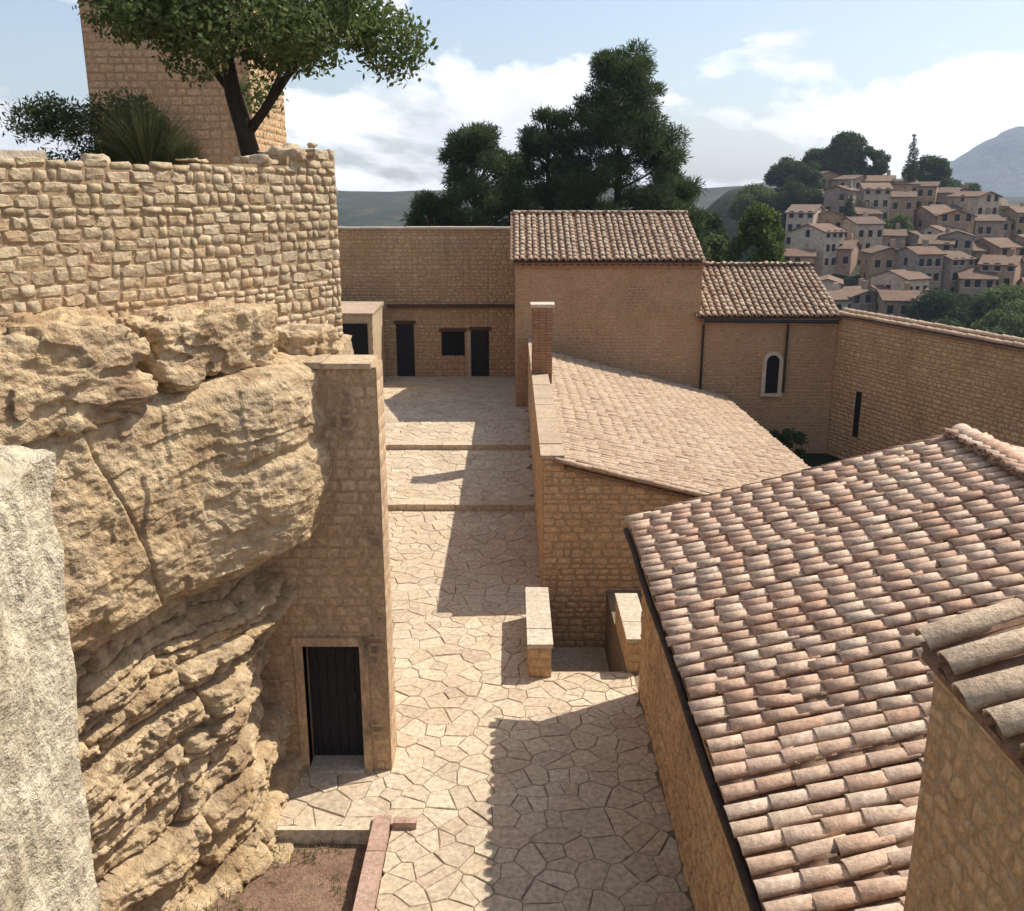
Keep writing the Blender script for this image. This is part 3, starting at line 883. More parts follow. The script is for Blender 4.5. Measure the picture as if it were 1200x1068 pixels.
ob = add_np('weeds', V, np.arange(len(V)).reshape(-1, 4), M_GRASS, None)
tag(ob, 'sparse low weeds growing in the red soil bed under the rock face', 'weeds', kind='stuff')

# ================================================================== THINGS
# ---- foreground wall at the left edge
rough_box('rough_wall', (-3.10, 1.6, 0), (0.52, 3.4, 3.46), M_PALE, n=300, amp=.045, freq=1.5, seed=4, fine=.028, zs=.45,
          label='pale rough stone wall in the left foreground catching the sun', cat='wall')

# ---- upper rubble wall
UW = Vector((0.5, 0.866, 0)); UO = Vector((-6.6, 7.47, 0)); ULEN = 8.0
UN = UW.cross(Vector((0,0,1)))
uw = thing('rubble_wall', (-4.6, 10.9, 6.0), 'high rubble stone wall on top of the rock face at upper left', 'wall')
def utop(u): return 8.58 + 0.02*u + 0.02*math.sin(u*2.3) + (0.14 if u > 6.9 else 0) + (0.10 if u > 7.5 else 0)
mb = MB()
for i in range(16):
    u0, u1 = i*ULEN/16, (i+1)*ULEN/16
    a = UO + UW*u0; b = UO + UW*u1; c = b - UN*.6; d = a - UN*.6
    mb.prism([(a.x,a.y),(b.x,b.y),(c.x,c.y),(d.x,d.y)], 5.6, utop((u0+u1)/2) - .03)
wc = mb.build('wall', M_MORT, uw)
stone_face(wc, UO, UW, [(0, ULEN, 6.0, 8.95)], M_RUB, (0.08,0.19), (0.09,0.36), .022, .005, .17, 300, seed=8, top=utop, rough_rows=.02, ang=True)
E = UO + UW*ULEN
stone_face(wc, E, (-UN).normalized(), [(0, .6, 6.0, 8.85)], M_RUB, (0.18,0.3), (0.25,0.35), .06, .02, .16, 40, seed=9)
rr = random.Random(3)
for i in range(16):
    u = rr.uniform(0.3, ULEN-.1) if i < 6 else rr.uniform(6.2, 7.9); q = UO + UW*u - UN*rr.uniform(.08,.5)
    rock_blob('cap_stone', (q.x, q.y, utop(u)+.02), (rr.uniform(.14,.26), rr.uniform(.10,.2), rr.uniform(.045,.09)), M_RUB, wc, i, 8, .4, 2.5, rot=rr.uniform(0,3))

# ---- boulders on the ledge
rot = math.atan2(UW.y, UW.x)
rock_blob('boulder', (-4.92, 9.62, 6.48), (1.0, .58, .56), M_ROCK, None, 3, 90, .20, 1.0, 11, rot=rot,
          label='large smooth boulder on the ledge, left one under the rubble wall', cat='boulder', group='boulders on the ledge')
rock_blob('boulder', (-3.92, 11.5, 6.52), (1.0, .55, .44), M_ROCK, None, 8, 90, .22, 1.1, 11, rot=rot+.05,
          label='flatter boulder on the ledge, between the left boulder and the wall corner', cat='boulder', group='boulders on the ledge')
rock_blob('boulder', (-5.75, 7.75, 6.35), (.8, .55, .5), M_ROCK, None, 12, 60, .24, 1.2, 9, rot=rot-.1,
          label='boulder at the left edge beside the pale foreground wall', cat='boulder', group='boulders on the ledge')
rock_blob('boulder', (-2.95, 13.1, 6.33), (.5, .42, .22), M_RUB, None, 15, 40, .36, 1.4, rot=rot,
          label='low rock at the foot of the rubble wall corner', cat='boulder', group='boulders on the ledge')

# ---- wall with the dark door
dw = thing('doorway_wall', (-2.9, 12.6, 0), 'tall stained stone wall with a dark doorway beside the rock face', 'wall')
mb = MB()
mb.box(-4.6,-3.02, 12.3, 12.9, -.4, 6.1).box(-2.2,-1.8, 12.3, 12.9, -.4, 6.1).box(-3.02,-2.2, 12.3, 12.9, 2.05, 6.1)
dwc = mb.build('wall', M_MORT, dw)
stone_face(dwc, (-4.6,12.3,0), (1,0,0), [(0,1.46,0,2.17),(2.52,2.8,0,2.17),(0,2.8,2.17,6.1)], M_ASH, (0.11,0.19), (0.16,0.42), .006, .004, .06, 300, seed=12)
stone_face(dwc, (-1.8,12.3,0), (0,1,0), [(0,.6,0,6.1)], M_ASH, (0.2,0.3), (0.28,0.32), .012, .006, .03, 80, seed=13)
fr = MB().box(-3.14,-3.02, 12.262, 12.5, 0, 2.05).build('door_jamb', M_ASH, dw)
MB().box(-2.2,-2.08, 12.262, 12.5, 0, 2.05).build('door_jamb', M_ASH, dw)
MB().box(-3.16,-2.06, 12.258, 12.5, 2.05, 2.18).build('lintel', M_ASH, dw)
MB().box(-3.02,-2.2, 12.2, 12.75, -.02, .05).build('threshold', M_CAP, dw)
dr = MB().box(-3.02,-2.2, 12.62, 12.66, .05, 2.05).build('door', M_WOOD, dw)
for i in range(6):
    MB().box(-3.015+i*.136, -3.015+i*.136+.128, 12.59, 12.62, .06, 2.04).build('plank', M_WOOD, dr)
MB().box(-2.36,-2.33, 12.55, 12.59, 1.0, 1.16).build('handle', M_METAL, dr)
xx = -4.6; i = 0
while xx < -1.9:
    L = min(rr.uniform(.5,.8), -1.74-xx)
    MB().box(xx, xx+L-.01, 12.24+rr.uniform(-.03,.02), 12.95, 6.09, 6.15+rr.uniform(-.03,.03)).build('coping_stone', M_RUB, dw); xx += L

# ---- kerb of the bed and small step stub
kb = thing('kerb', (-1.76, 9, -.2), 'reddish stone kerb between the soil bed and the paving', 'kerb')
yy = 5.2
while yy < 11.1:
    L = min(rr.uniform(.8,1.3), 11.15-yy)
    MB().box(-1.90+rr.uniform(-.01,.01), -1.66, yy, yy+L-.012, -.4, .07+rr.uniform(-.008,.008)).build('kerb_stone', M_KERB, kb); yy += L
MB().box(-3.4,-1.92, 10.90, 10.985, -.45, .012).build('landing_edge', M_FLAG, None, label='thin stone edging in front of the door landing above the soil', cat='edging')
st = MB().box(-1.62,-1.30, 10.93, 11.06, -.02, .10).build('stone_block', M_KERB, None, label='short stone block lying on the paving at the end of the kerb', cat='stone block')

# ---- low parapet walls and the stair going down between them
def parapet(x0, x1, y0, y1, label):
    p = thing('low_wall', ((x0+x1)/2, (y0+y1)/2, 0), label, 'low wall', 'low walls beside the sunken stair')
    w = MB().box(x0, x1, y0, y1, -1.6, .58).build('wall', M_MORT, p)
    stone_face(w, (x0,y0,0), (1,0,0), [(0,x1-x0,0,.58)], M_WALL, (.16,.24), (.18,.3), .015, .012, .08, 20, seed=30)
    stone_face(w, (x0,y1,0), (0,-1,0), [(0,y1-y0,0,.58)], M_WALL, (.16,.24), (.25,.45), .015, .012, .08, 60, seed=31)
    y = y0
    while y < y1-.05:
        L = min(rr.uniform(.6,.9), y1-y)
        MB().box(x0-.03, x1+.03, y-.02 if y == y0 else y, y+L-.01, .58, .66+rr.uniform(-.006,.006)).build('coping_stone', M_CAP, p); y += L
parapet(.30, .70, 15.1, 17.6, 'low coped stone wall standing free in the alley beside the sunken stair')
parapet(2.08, 2.46, 15.3, 17.3, 'low coped stone wall half hidden behind the big tiled roof corner')
sr = thing('sunken_stair', (1.4, 16.4, -1.4), 'sunken stone stair going down between two low walls', 'stair')
for i in range(8):
    MB().box(.71, 2.07, 15.3+i*.29, 15.3+(i+1)*.29+.03, -3, -.17*(i+1)).build('step', M_FLAG, sr)
MB().box(.71, 2.07, 17.65, 19.0, -3, -1.40).build('landing', M_FLAG, sr)

# ---- big tiled house at the right
rh = thing('tiled_house', (6.8, 9, 0), 'stone house with large sunlit barrel tile roof at the right', 'house')
RE, RX, RR = 3.0, 7.3, 4.46
mb = MB()
pl = [(2.2,3.2),(RX,3.2),(11.6,3.2),(11.6,14.6),(RX,14.6),(2.2,14.6)]
mb.prism(pl, -1.6, [RE-.02, RR-.06, RE+.2, RE+.2, RR-.06, RE-.02])
rw = mb.build('wall', M_MORT, rh)
stone_face(rw, (2.2,14.6,0), (0,-1,0), [(0,11.2,0,RE-.06)], M_WALL, (.11,.22), (.14,.42), .022, .010, .2, 300, seed=41, rough_rows=.015, ang=True)
sl = (RR-RE)/(RX-2.0)
mb = MB()
mb.add([(2.02,3.0,RE),(RX,3.0,RR),(RX,14.78,RR),(2.02,14.78,RE),(2.02,3.0,RE-.05),(RX,3.0,RR-.05),(RX,14.78,RR-.05),(2.02,14.78,RE-.05)],
       [(0,1,2,3),(7,6,5,4),(0,3,7,4),(3,2,6,7),(2,1,5,6),(1,0,4,5)])
mb.add([(RX,3.0,RR),(11.8,3.0,RE+.2),(11.8,14.78,RE+.2),(RX,14.78,RR),(RX,3.0,RR-.05),(11.8,3.0,RE+.15),(11.8,14.78,RE+.15),(RX,14.78,RR-.05)],
       [(0,1,2,3),(7,6,5,4),(0,3,7,4),(3,2,6,7),(2,1,5,6),(1,0,4,5)])
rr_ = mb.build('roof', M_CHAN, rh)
tiled_slope(rr_, (1.93,14.86,RE-.02), (0,-1,0), (1,0,sl), 11.8, 5.55, M_TILE, .245, .335, .44, 300, seed=51)
S2 = Vector((-(11.8-RX),0,RR-RE-.2)).normalized()
tiled_slope(rr_, (11.85,3.1,RE+.18), (0,1,0), S2, 11.7, 4.7, M_TILE, .245, .335, .44, 0, seed=52)
tile_line(rr_, (RX+.02,14.86,RR+.10), (RX+.02,3.0,RR+.10), M_TILE, .32)
MB().box(2.03,2.16, 3.1,14.7, RE-.17, RE-.055).build('eave_board', M_WOOD, rh)
MB().tube([(1.905+.012*math.sin(i*1.7), 14.75-i*.98, RE-.085+.01*math.sin(i*2.3)) for i in range(13)], [.05]*13, 10).build('gutter', M_GUT, rh)

# ---- tile-capped wall in the right foreground
cw = thing('tile_capped_wall', (3.0, 2.2, 3), 'tall plastered stone wall capped with thick lichened tiles at the right edge', 'wall')
cwc = MB().prism([(2.5,-1.5),(3.5,-1.5),(3.5,5.0),(2.5,5.0)], 1.5, 5.69).build('wall', M_MORT, cw)
stone_face(cwc, (2.5,5.0,0), (0,-1,0), [(0,6.0,2.6,5.66)], M_WALL, (.08,.17), (.10,.30), .012, .010, .22, 250, seed=61, rough_rows=.012, ang=True)
stone_face(cwc, (3.5,5.0,0), (-1,0,0), [(0,1.0,2.6,5.66)], M_WALL, (.14,.24), (.2,.42), .022, .012, .12, 60, seed=62)
cap = MB()
cap.add([(2.42,-1.5,5.70),(3.0,-1.5,5.915),(3.0,5.03,5.915),(2.42,5.03,5.70),(2.42,-1.5,5.66),(3.0,-1.5,5.66),(3.0,5.03,5.66),(2.42,5.03,5.66)],
        [(0,1,2,3),(7,6,5,4),(0,3,7,4),(3,2,6,7),(2,1,5,6),(1,0,4,5)])
cap.add([(3.0,-1.5,5.915),(3.58,-1.5,5.70),(3.58,5.03,5.70),(3.0,5.03,5.915),(3.0,-1.5,5.66),(3.58,-1.5,5.66),(3.58,5.03,5.66),(3.0,5.03,5.66)],
        [(0,1,2,3),(7,6,5,4),(0,3,7,4),(3,2,6,7),(2,1,5,6),(1,0,4,5)])
cc = cap.build('coping', M_CHAN, cw)
tiled_slope(cc, (2.40,5.10,5.69), (0,-1,0), (.58,0,.215), 6.4, .33, M_TILEB, .29, .5, .60, 60, seed=63, jitter=.03, accept=lambda u, s: u > .05)
tiled_slope(cc, (3.64,-1.4,5.69), (0,1,0), (-.58,0,.215), 6.4, .33, M_TILEB, .29, .5, .60, 60, seed=64, jitter=.03)
tile_line(cc, (3.0,4.75,6.03), (3.0,-1.2,6.03), M_TILEB, .30, .36, .46, seed=66)

# ---- middle house with pale mono-pitch roof
mh = thing('low_stone_house', (4.3, 27, 0), 'low stone house with pale sunlit sloping roof beside the alley', 'house')
def mz(x, y): return 2.9 - .25*(x-.8) - .022*(y-19)
mb = MB()
mb.prism([(1.1,19),(8,19),(8,36),(1.1,36)], -3, [mz(1.1,19)-.10, mz(8,19)-.10, mz(8,36)-.10, mz(1.1,36)-.10])
mb.prism([(.65,19),(1.1,19),(1.1,36),(.65,36)], -3, 2.96)
mw = mb.build('wall', M_MORT, mh)
stone_face(mw, (.65,19,0), (1,0,0), [(0,7.35,-1.5,2.95)], M_WALL, (.10,.21), (.13,.42), .024, .010, .2, 300, seed=71, rough_rows=.012, ang=True,
           top=lambda u: 2.96 if u < .45 else mz(.65+u,19)-.12)
stone_face(mw, (.65,36,0), (0,-1,0), [(0,17,0,2.95)], M_WALL, (.15,.26), (.25,.5), .025, .016, .12, 0, seed=72)
y = 19.0
while y < 36:
    L = min(rr.uniform(.6,1.0), 36.0-y)
    MB().box(.60, 1.10, y-.03 if y == 19 else y, y+L-.012, 2.96, 3.05+rr.uniform(-.012,.012)).build('coping_stone', M_COPE, mh); y += L
mb = MB()
mb.add([(1.12,18.9,mz(1.12,18.9)),(8.15,18.9,mz(8.15,18.9)),(8.15,36,mz(8.15,36)),(1.12,36,mz(1.12,36))] +
       [(1.12,18.9,mz(1.12,18.9)-.08),(8.15,18.9,mz(8.15,18.9)-.08),(8.15,36,mz(8.15,36)-.08),(1.12,36,mz(1.12,36)-.08)],
       [(0,1,2,3),(7,6,5,4),(0,4,5,1),(1,5,6,2),(2,6,7,3),(3,7,4,0)])
mr = mb.build('roof', M_CHAN, mh)
tiled_slope(mr, (8.2,18.85,mz(8.2,18.85)-.02), (0,1,-.022), (-1,0,.25), 17.1, 7.15, M_TILEP, .245, .34, .44, 300, seed=73, jitter=.03)
ch = MB().box(.62,1.22, 28.3,28.9, 2.7, 5.05).build('chimney', M_MORTD, mh)
stone_face(ch, (.62,28.3,0), (1,0,0), [(0,.6,3.05,5.05)], M_BRICK, (.085,.085), (.2,.2), .015, .012, .03, 200, name='brick', seed=75)
stone_face(ch, (.62,28.9,0), (0,-1,0), [(0,.6,3.05,5.05)], M_BRICK, (.085,.085), (.2,.2), .015, .012, .03, 200, name='brick', seed=76)
MB().box(.56,1.28, 28.24,28.96, 5.05, 5.15).build('chimney_cap', M_CAP, ch)

# ---- two taller houses behind (one higher, one lower)
def gable_house(name, label, x0, x1, y0, y1, ze, zr, zb, mat_wall, stones_seed, tile_mat, openings=()):
    h = thing(name, ((x0+x1)/2, (y0+y1)/2, zb), label, 'house')
    yr = (y0+y1)/2
    mb = MB()
    vs = [(x0,y0,zb),(x1,y0,zb),(x1,y1,zb),(x0,y1,zb),(x0,y0,ze-.05),(x1,y0,ze-.05),(x1,y1,ze-.05),(x0,y1,ze-.05),(x0,yr,zr-.06),(x1,yr,zr-.06)]
    mb.add(vs, [(0,3,2,1),(0,1,5,4),(2,3,7,6),(1,2,6,9,5),(3,0,4,8,7),(4,5,9,8),(7,8,9,6)])
    w = mb.build('wall', M_MORT, h)
    W = x1 - x0
    rects = [(0,W,zb,ze-.12)]
    for (a, b, c, d) in openings:
        new = []
        for (p, q, r1, s1) in rects:
            if a > p and b < q and c >= r1 and d <= s1:
                new += [(p,a,r1,s1),(b,q,r1,s1),(a,b,r1,c),(a,b,d,s1)]
            else: new.append((p,q,r1,s1))
        rects = new
    stone_face(w, (x0,y0,0), (1,0,0), [q for q in rects if q[1]-q[0] > .02 and q[3]-q[2] > .05], mat_wall, (.09,.16), (.12,.36), .010, .008, .2, 0, seed=stones_seed, rough_rows=.01, ang=True)
    stone_face(w, (x0,y1,0), (0,-1,0), [(0,y1-y0,zb,ze-.12)], mat_wall, (.13,.22), (.2,.45), .02, .014, .12, 0, seed=stones_seed+1)
    yo = .22; dz = (zr-ze)/(yr-y0)*yo
    mb = MB()
    for sg, ye in ((1, y0-yo), (-1, y1+yo)):
        v = [(x0-.12,ye,ze-dz),(x1+.08,ye,ze-dz),(x1+.08,yr,zr),(x0-.12,yr,zr)]
        v += [(a,b,c-.06) for a,b,c in v]
        f = [(0,1,2,3),(7,6,5,4),(0,4,5,1),(1,5,6,2),(2,6,7,3),(3,7,4,0)]
        mb.add(v, f if sg > 0 else [tuple(reversed(q)) for q in f])
    r = mb.build('roof', M_CHAN, h)
    S1 = Vector((0, yr-y0+yo, zr-ze+dz)); Ls = S1.length
    tiled_slope(r, (x0-.12,y0-yo-.05,ze-dz), (1,0,0), S1, W+.2, Ls, tile_mat, .25, .34, .44, 0, seed=stones_seed+2)
    S1 = Vector((0, -(yr-y0+yo), zr-ze+dz))
    tiled_slope(r, (x1+.08,y1+yo+.05,ze-dz), (-1,0,0), S1, W+.2, Ls, tile_mat, .25, .34, .44, 0, seed=stones_seed+3)
    tile_line(r, (x0-.12,yr,zr+.10), (x1+.08,yr,zr+.10), tile_mat, .3, seed=stones_seed)
    n = int(W/.26)
    cn = MB().box(x0,x1, y0-.09,y0, ze-.30,ze-.2).build('cornice', M_BRICK, h)
    for i in range(n):
        MB().box(x0+(i+.2)*W/n, x0+(i+.7)*W/n, y0-.13,y0-.005, ze-.2,ze-.10).build('corbel', M_BRICK, cn)
    return h
t1 = gable_house('tall_stone_house', 'tall brown stone house with tiled roof behind the chimney', .15, 7.2, 36, 44.2, 5.95, 7.45, -1.6, M_WALLR, 81, M_TILEG)
t2 = gable_house('annex_house', 'lower stone house with small arched window right of the tall house', 7.2, 12.5, 36, 44, 3.87, 5.35, -1.6, M_WALLR, 91, M_TILEG,
                 openings=((2.65,3.15,.85,2.35),))
# arched window of the annex
aw = MB()
n = 10; cx, r1 = 10.1, .25
pts = [(cx-r1,.85),(cx+r1,.85),(cx+r1,2.1)] + [(cx+r1*math.cos(math.pi*i/n), 2.1+r1*math.sin(math.pi*i/n)) for i in range(1,n)] + [(cx-r1,2.1)]
aw.add([(x,35.985,z) for x,z in pts], [tuple(range(len(pts)))])
win = aw.build('arched_window', M_DARK, t2)  # flat sheet; the darkness behind the arch is only its colour
def arch_ring(x, y, z0, zc, ri, ro, yo, mat, par):
    m = MB(); o = [(x-ro,z0),(x-ro,zc)] + [(x-ro*math.cos(math.pi*i/10), zc+ro*math.sin(math.pi*i/10)) for i in range(1,10)] + [(x+ro,zc),(x+ro,z0)]
    q = [(x-ri,z0),(x-ri,zc)] + [(x-ri*math.cos(math.pi*i/10), zc+ri*math.sin(math.pi*i/10)) for i in range(1,10)] + [(x+ri,zc),(x+ri,z0)]
    k = len(o); v = [(a,y-yo,b) for a,b in o] + [(a,y-yo,b) for a,b in q] + [(a,y,b) for a,b in o] + [(a,y,b) for a,b in q]
    f = []
    for i in range(k-1):
        f += [(i,i+1,k+i+1,k+i),(2*k+i,2*k+i+1,i+1,i),(k+i,k+i+1,3*k+i+1,3*k+i)]
    m.add(v, f); return m.build('window_frame', mat, par)
arch_ring(10.1, 35.99, .85, 2.1, .25, .40, .07, M_CAP, win)
MB().box(9.66,10.54, 35.85,35.99, .74,.85).build('sill', M_CAP, win)
for x in (7.32, 10.55):
    MB().tube([(x,35.88,3.55),(x,35.88,.9 if x > 8 else -1.5)], [.05,.05], 8).build('downpipe', M_METAL, t2)
MB().tube([(7.3,35.72,3.70),(12.4,35.72,3.66)], [.06,.06], 8).build('gutter', M_METAL, t2)

# ---- long boundary wall running toward the camera at the right
bw = thing('boundary_wall', (15.5, 27, -1.6), 'long ochre stone wall with tiled coping at right, running from the annex', 'wall')
BU = Vector((6.4,-19,0)).normalized(); BN = BU.cross(Vector((0,0,1))); BO = Vector((12.5,36,0)); BL = 20.0
a = BO; b = BO + BU*BL; c = b - BN*.6; d = a - BN*.6
bwc = MB().prism([(d.x,d.y),(c.x,c.y),(b.x,b.y),(a.x,a.y)], -3, 3.80).build('wall', M_MORT, bw)
stone_face(bwc, BO, BU, [(0,1.42,-1.6,3.8),(1.74,BL,-1.6,3.8),(1.42,1.74,-1.6,-.55),(1.42,1.74,1.2,3.8)], M_WALL, (.10,.19), (.13,.42), .028, .011, .2, 300, seed=101, rough_rows=.012, ang=True)
q0 = BO + BU*1.42; q1 = BO + BU*1.74
MB().add([tuple(q0+BN*.004+Vector((0,0,-.55))), tuple(q1+BN*.004+Vector((0,0,-.55))), tuple(q1+BN*.004+Vector((0,0,1.2))), tuple(q0+BN*.004+Vector((0,0,1.2)))], [(0,1,2,3)]).build('slit_window', M_DARK, bw)  # flat sheet with the shade of the slit painted near-black
cp = MB().prism([tuple((d-BN*.1)[:2]), tuple((c-BN*.1)[:2]), tuple((b+BN*.1)[:2]), tuple((a+BN*.1)[:2])], 3.80, 3.88).build('coping', M_CHAN, bw)
for k, off in enumerate((.02, -.26, -.54)):
    s0 = a + BN*off + Vector((0,0,3.92 + (.10 if k == 1 else 0))); s1 = b + BN*off + Vector((0,0,3.92 + (.10 if k == 1 else 0)))
    tile_line(cp, s0, s1, M_TILEP, .27, .36, .45, name='coping_tile', seed=110+k)

# ---- wall closing the alley
cwl = thing('end_wall', (-7, 42.8, 0), 'high brown stone wall with pale coping closing the far end of the alley', 'wall')
cx0 = -15.0
ew = MB().box(cx0, .14, 42.5, 43.1, -1.6, 6.85).build('wall', M_MORT, cwl)
ops = [(-5.25,-4.45,.3,2.7), (-3.2,-2.15,1.25,2.35), (-1.85,-1.05,.3,2.4)]
cuts = sorted(set([cx0,.14] + [v for o_ in ops for v in o_[:2]]))
rects = []
for p, q in zip(cuts[:-1], cuts[1:]):
    hit = [o_ for o_ in ops if o_[0] <= p + 1e-6 and o_[1] >= q - 1e-6]
    if hit:
        o_ = hit[0]
        if o_[2] > .35: rects.append((p-cx0,q-cx0,.3,o_[2]))
        rects.append((p-cx0,q-cx0,o_[3]+.14,6.83))
    else: rects.append((p-cx0,q-cx0,.3,6.83))
stone_face(ew, (cx0,42.5,0), (1,0,0), rects, M_WALL, (.10,.22), (.13,.42), .022, .010, .2, 0, seed=121, rough_rows=.015, ang=True)
for i, o_ in enumerate(ops):
    nm = 'window' if i == 1 else 'door'
    dd = MB().box(o_[0],o_[1], 42.485,42.5, o_[2],o_[3]).build(nm, M_DARK if i == 1 else M_WOOD, cwl)  # window is a solid panel, its inner shade put into the colour
    MB().box(o_[0]-.1,o_[1]+.1, 42.43,42.499, o_[3],o_[3]+.14).build('lintel', M_WOODB, dd)
    for j in range(5 if i != 1 else 0):
        w = (o_[1]-o_[0])/5
        MB().box(o_[0]+j*w+.01, o_[0]+(j+1)*w-.01, 42.465,42.485, o_[2]+.02, o_[3]-.02).build('plank', M_WOOD, dd)
MB().box(-2.02,-1.88, 42.36,42.499, .3,2.4).build('pale_post', M_CAP, cwl)
MB().box(-5.6,.13, 42.30,42.47, 3.42,3.58).build('beam', M_WOODB, cwl)
x = cx0
while x < .1:
    L = min(rr.uniform(.7,1.1), .14-x)
    MB().box(x, x+L-.012, 42.38,43.2, 6.85,6.95+rr.uniform(-.012,.012)).build('coping_stone', M_CAP, cwl); x += L

# ---- small outbuilding at the far left of the alley
sb = thing('outbuilding', (-7.4, 39.6, .3), 'small outbuilding with dark panel as door opening at far end of the alley, left side', 'outbuilding')
rough_box('wall', (-7.575,39.6,-1), (1.925,1.6,2.35), M_RUB, sb, n=50, amp=.02, seed=9, fine=.012)
MB().box(-7.2,-5.85, 37.93,38.0, .3,3.3).build('door_shade_panel', M_DARK, sb)  # solid panel on the wall face; the opening's shade is its colour
v = MB(); v.add([(-9.6,37.9,3.74),(-5.6,37.9,3.72),(-5.58,41.25,3.84),(-9.6,41.3,3.86),(-9.6,37.9,3.66),(-5.6,37.9,3.66),(-5.58,41.25,3.7),(-9.6,41.3,3.7)],
            [(0,1,2,3),(7,6,5,4),(0,4,5,1),(1,5,6,2),(2,6,7,3),(3,7,4,0)]); v.build('roof', M_TILEG, sb)

# ---- tower on the terrace
tw = thing('stone_tower', (-7.5, 23.5, 8.3), 'square stone tower rising behind the terrace tree at upper left', 'tower')
twc = MB().box(-9.3,-5.75, 22,25.2, 8.0,15.2).build('wall', M_MORT, tw)
stone_face(twc, (-9.3,22,0), (1,0,0), [(0,3.55,8.3,15.2)], M_WALL, (.12,.2), (.16,.42), .012, .008, .12, 300, seed=131, ang=True)
stone_face(twc, (-5.75,22,0), (0,1,0), [(0,3.2,8.3,15.2)], M_WALL, (.12,.2), (.16,.42), .012, .008, .12, 200, seed=132, ang=True)
MB().box(-9.45,-5.6, 21.85,25.35, 15.2,15.4).build('coping', M_CAP, tw)

# ---- slab on the upper wall
q = UO + UW*1.9 - UN*.3
sbx = rough_box('stone_slab', (q.x, q.y, utop(1.9)+.0), (1.5,.26,.075), M_CAP, n=60, amp=.02, seed=6, rot=math.atan2(UW.y,UW.x), fine=.01,
          label='pale flat stone slab lying along the top of the rubble wall', cat='stone slab')

# ================================================================== VEGETATION
def branch_tree(name, base, label, cat, trunk, branches, clumps, dens, size, aspect, leafm, seed, group=None, needle=False, shell=.5, flat=.8):
    t = thing(name, base, label, cat, group)
    m = MB().tube([Vector(base)+Vector(p[:3]) for p in trunk], [p[3] for p in trunk], 10)
    for br in branches:
        m.tube([Vector(base)+Vector(p[:3]) for p in br], [p[3] for p in br], 7)
    m.build('trunk', M_BARK, t, True)
    rg = np.random.default_rng(seed)
    cl = [(base[0]+c[0], base[1]+c[1], base[2]+c[2], c[3]) for c in clumps]
    V, F = leaf_cloud(cl, dens, size, aspect, rg, shell, needle, flat)
    add_np('crown', V, F, leafm, t)
    return t

# the tree on the terrace
rg = random.Random(77)
cl = []
for i in range(62):
    a = rg.uniform(0, 6.283); rr2 = 2.3*math.sqrt(rg.random()); z = rg.uniform(0, 1)
    x = math.cos(a)*rr2; y = math.sin(a)*rr2*.9
    edge = rr2/2.3
    zz = 2.0 + (1-edge**2)*rg.uniform(.0,2.3) + edge*rg.uniform(-.5,.7)
    if x > 1.3 and zz < 2.1: zz += .35
    if x < -1.2 and zz < 2.6: continue
    cl.append((x-.02, y, zz, rg.uniform(.4,.64)))
trunk = [(0,0,-.2,.20),(-.05,0,.5,.16),(-.16,.02,1.0,.14),(-.28,0,1.5,.13),(-.36,.05,2.2,.09),(-.3,.1,3.2,.05)]
brs = [[(-.14,.02,.85,.09),(.2,0,1.25,.075),(.62,-.1,1.75,.06),(1.2,-.2,2.3,.03)],
       [(-.28,0,1.5,.07),(-.7,.2,2.0,.05),(-1.2,.4,2.5,.03)],
       [(.2,0,1.25,.06),(.35,.5,1.8,.04),(.5,.9,2.5,.02)],
       [(-.34,.03,2.0,.06),(.2,-.5,2.6,.04),(.6,-.9,3.1,.02)]]
branch_tree('terrace_tree', (-4.15,15.9,8.35), 'leafy tree with dark forked trunk leaning over the rubble wall', 'tree', trunk, brs, cl, 1900, .105, .5, M_LEAF, 3)

# shrub and ornamental grass beside it
branch_tree('olive_shrub', (-6.15,14.6,8.35), 'olive green shrub behind the rubble wall left of the tree', 'shrub',
            [(0,0,-.1,.05),(0,0,.5,.03)], [], [(rg.uniform(-.85,.95), rg.uniform(-.4,.4), rg.uniform(.1,1.2), rg.uniform(.28,.42)) for _ in range(34)],
            3000, .085, .3, M_OLIVE, 5)
def grass_clump(base, n, hgt, spread, label, seed):
    rg = np.random.default_rng(seed)
    a = rg.uniform(0, 6.283, n); h = hgt*rg.uniform(.6,1.05,n); out = spread*rg.uniform(.15,1.0,n)
    D = np.stack([np.cos(a), np.sin(a), 0*a], 1); Wd = np.stack([-np.sin(a), np.cos(a), 0*a], 1)*.012
    V = []; F = []; rows = 5
    P = []
    for k in range(rows):
        t_ = k/(rows-1)
        c = np.array(base) + D*(.10*rg.random(n)[:,None]*0 + .08 + (out*t_**1.7)[:,None]) + np.array([0,0,1])*(h*(t_ - .28*t_**3*(out/spread)))[:,None]
        w = (1-.9*t_)
        P.append(np.stack([c-Wd*w, c+Wd*w], 1))
    A = np.stack(P, 1).reshape(n, rows*2, 3); V = A.reshape(-1,3)
    for k in range(rows-1):
        b0 = np.arange(n)*rows*2 + k*2
        F.append(np.stack([b0, b0+1, b0+3, b0+2], 1))
    th = thing('grass_tussock', base, label, 'ornamental grass')
    add_np('blades', V, np.concatenate(F), M_GRASS, th)
grass_clump((-5.3,14.3,8.3), 1700, 1.45, 1.05, 'tall arching grass tussock between the olive shrub and the tree trunk', 8)
grass_clump((-4.75,14.2,8.3), 500, 1.0, .45, 'small pale grass tussock at the foot of the tree', 9)
branch_tree('ledge_plant', (-4.25,7.2,5.9), 'small green plant on the ledge beside the pale foreground wall', 'plant',
            [(0,0,-.1,.02),(0,0,.15,.01)], [], [(rg.uniform(-.14,.14), rg.uniform(-.12,.12), rg.uniform(.05,.25), .12) for _ in range(5)], 5200, .06, .6, M_LIME, 15)

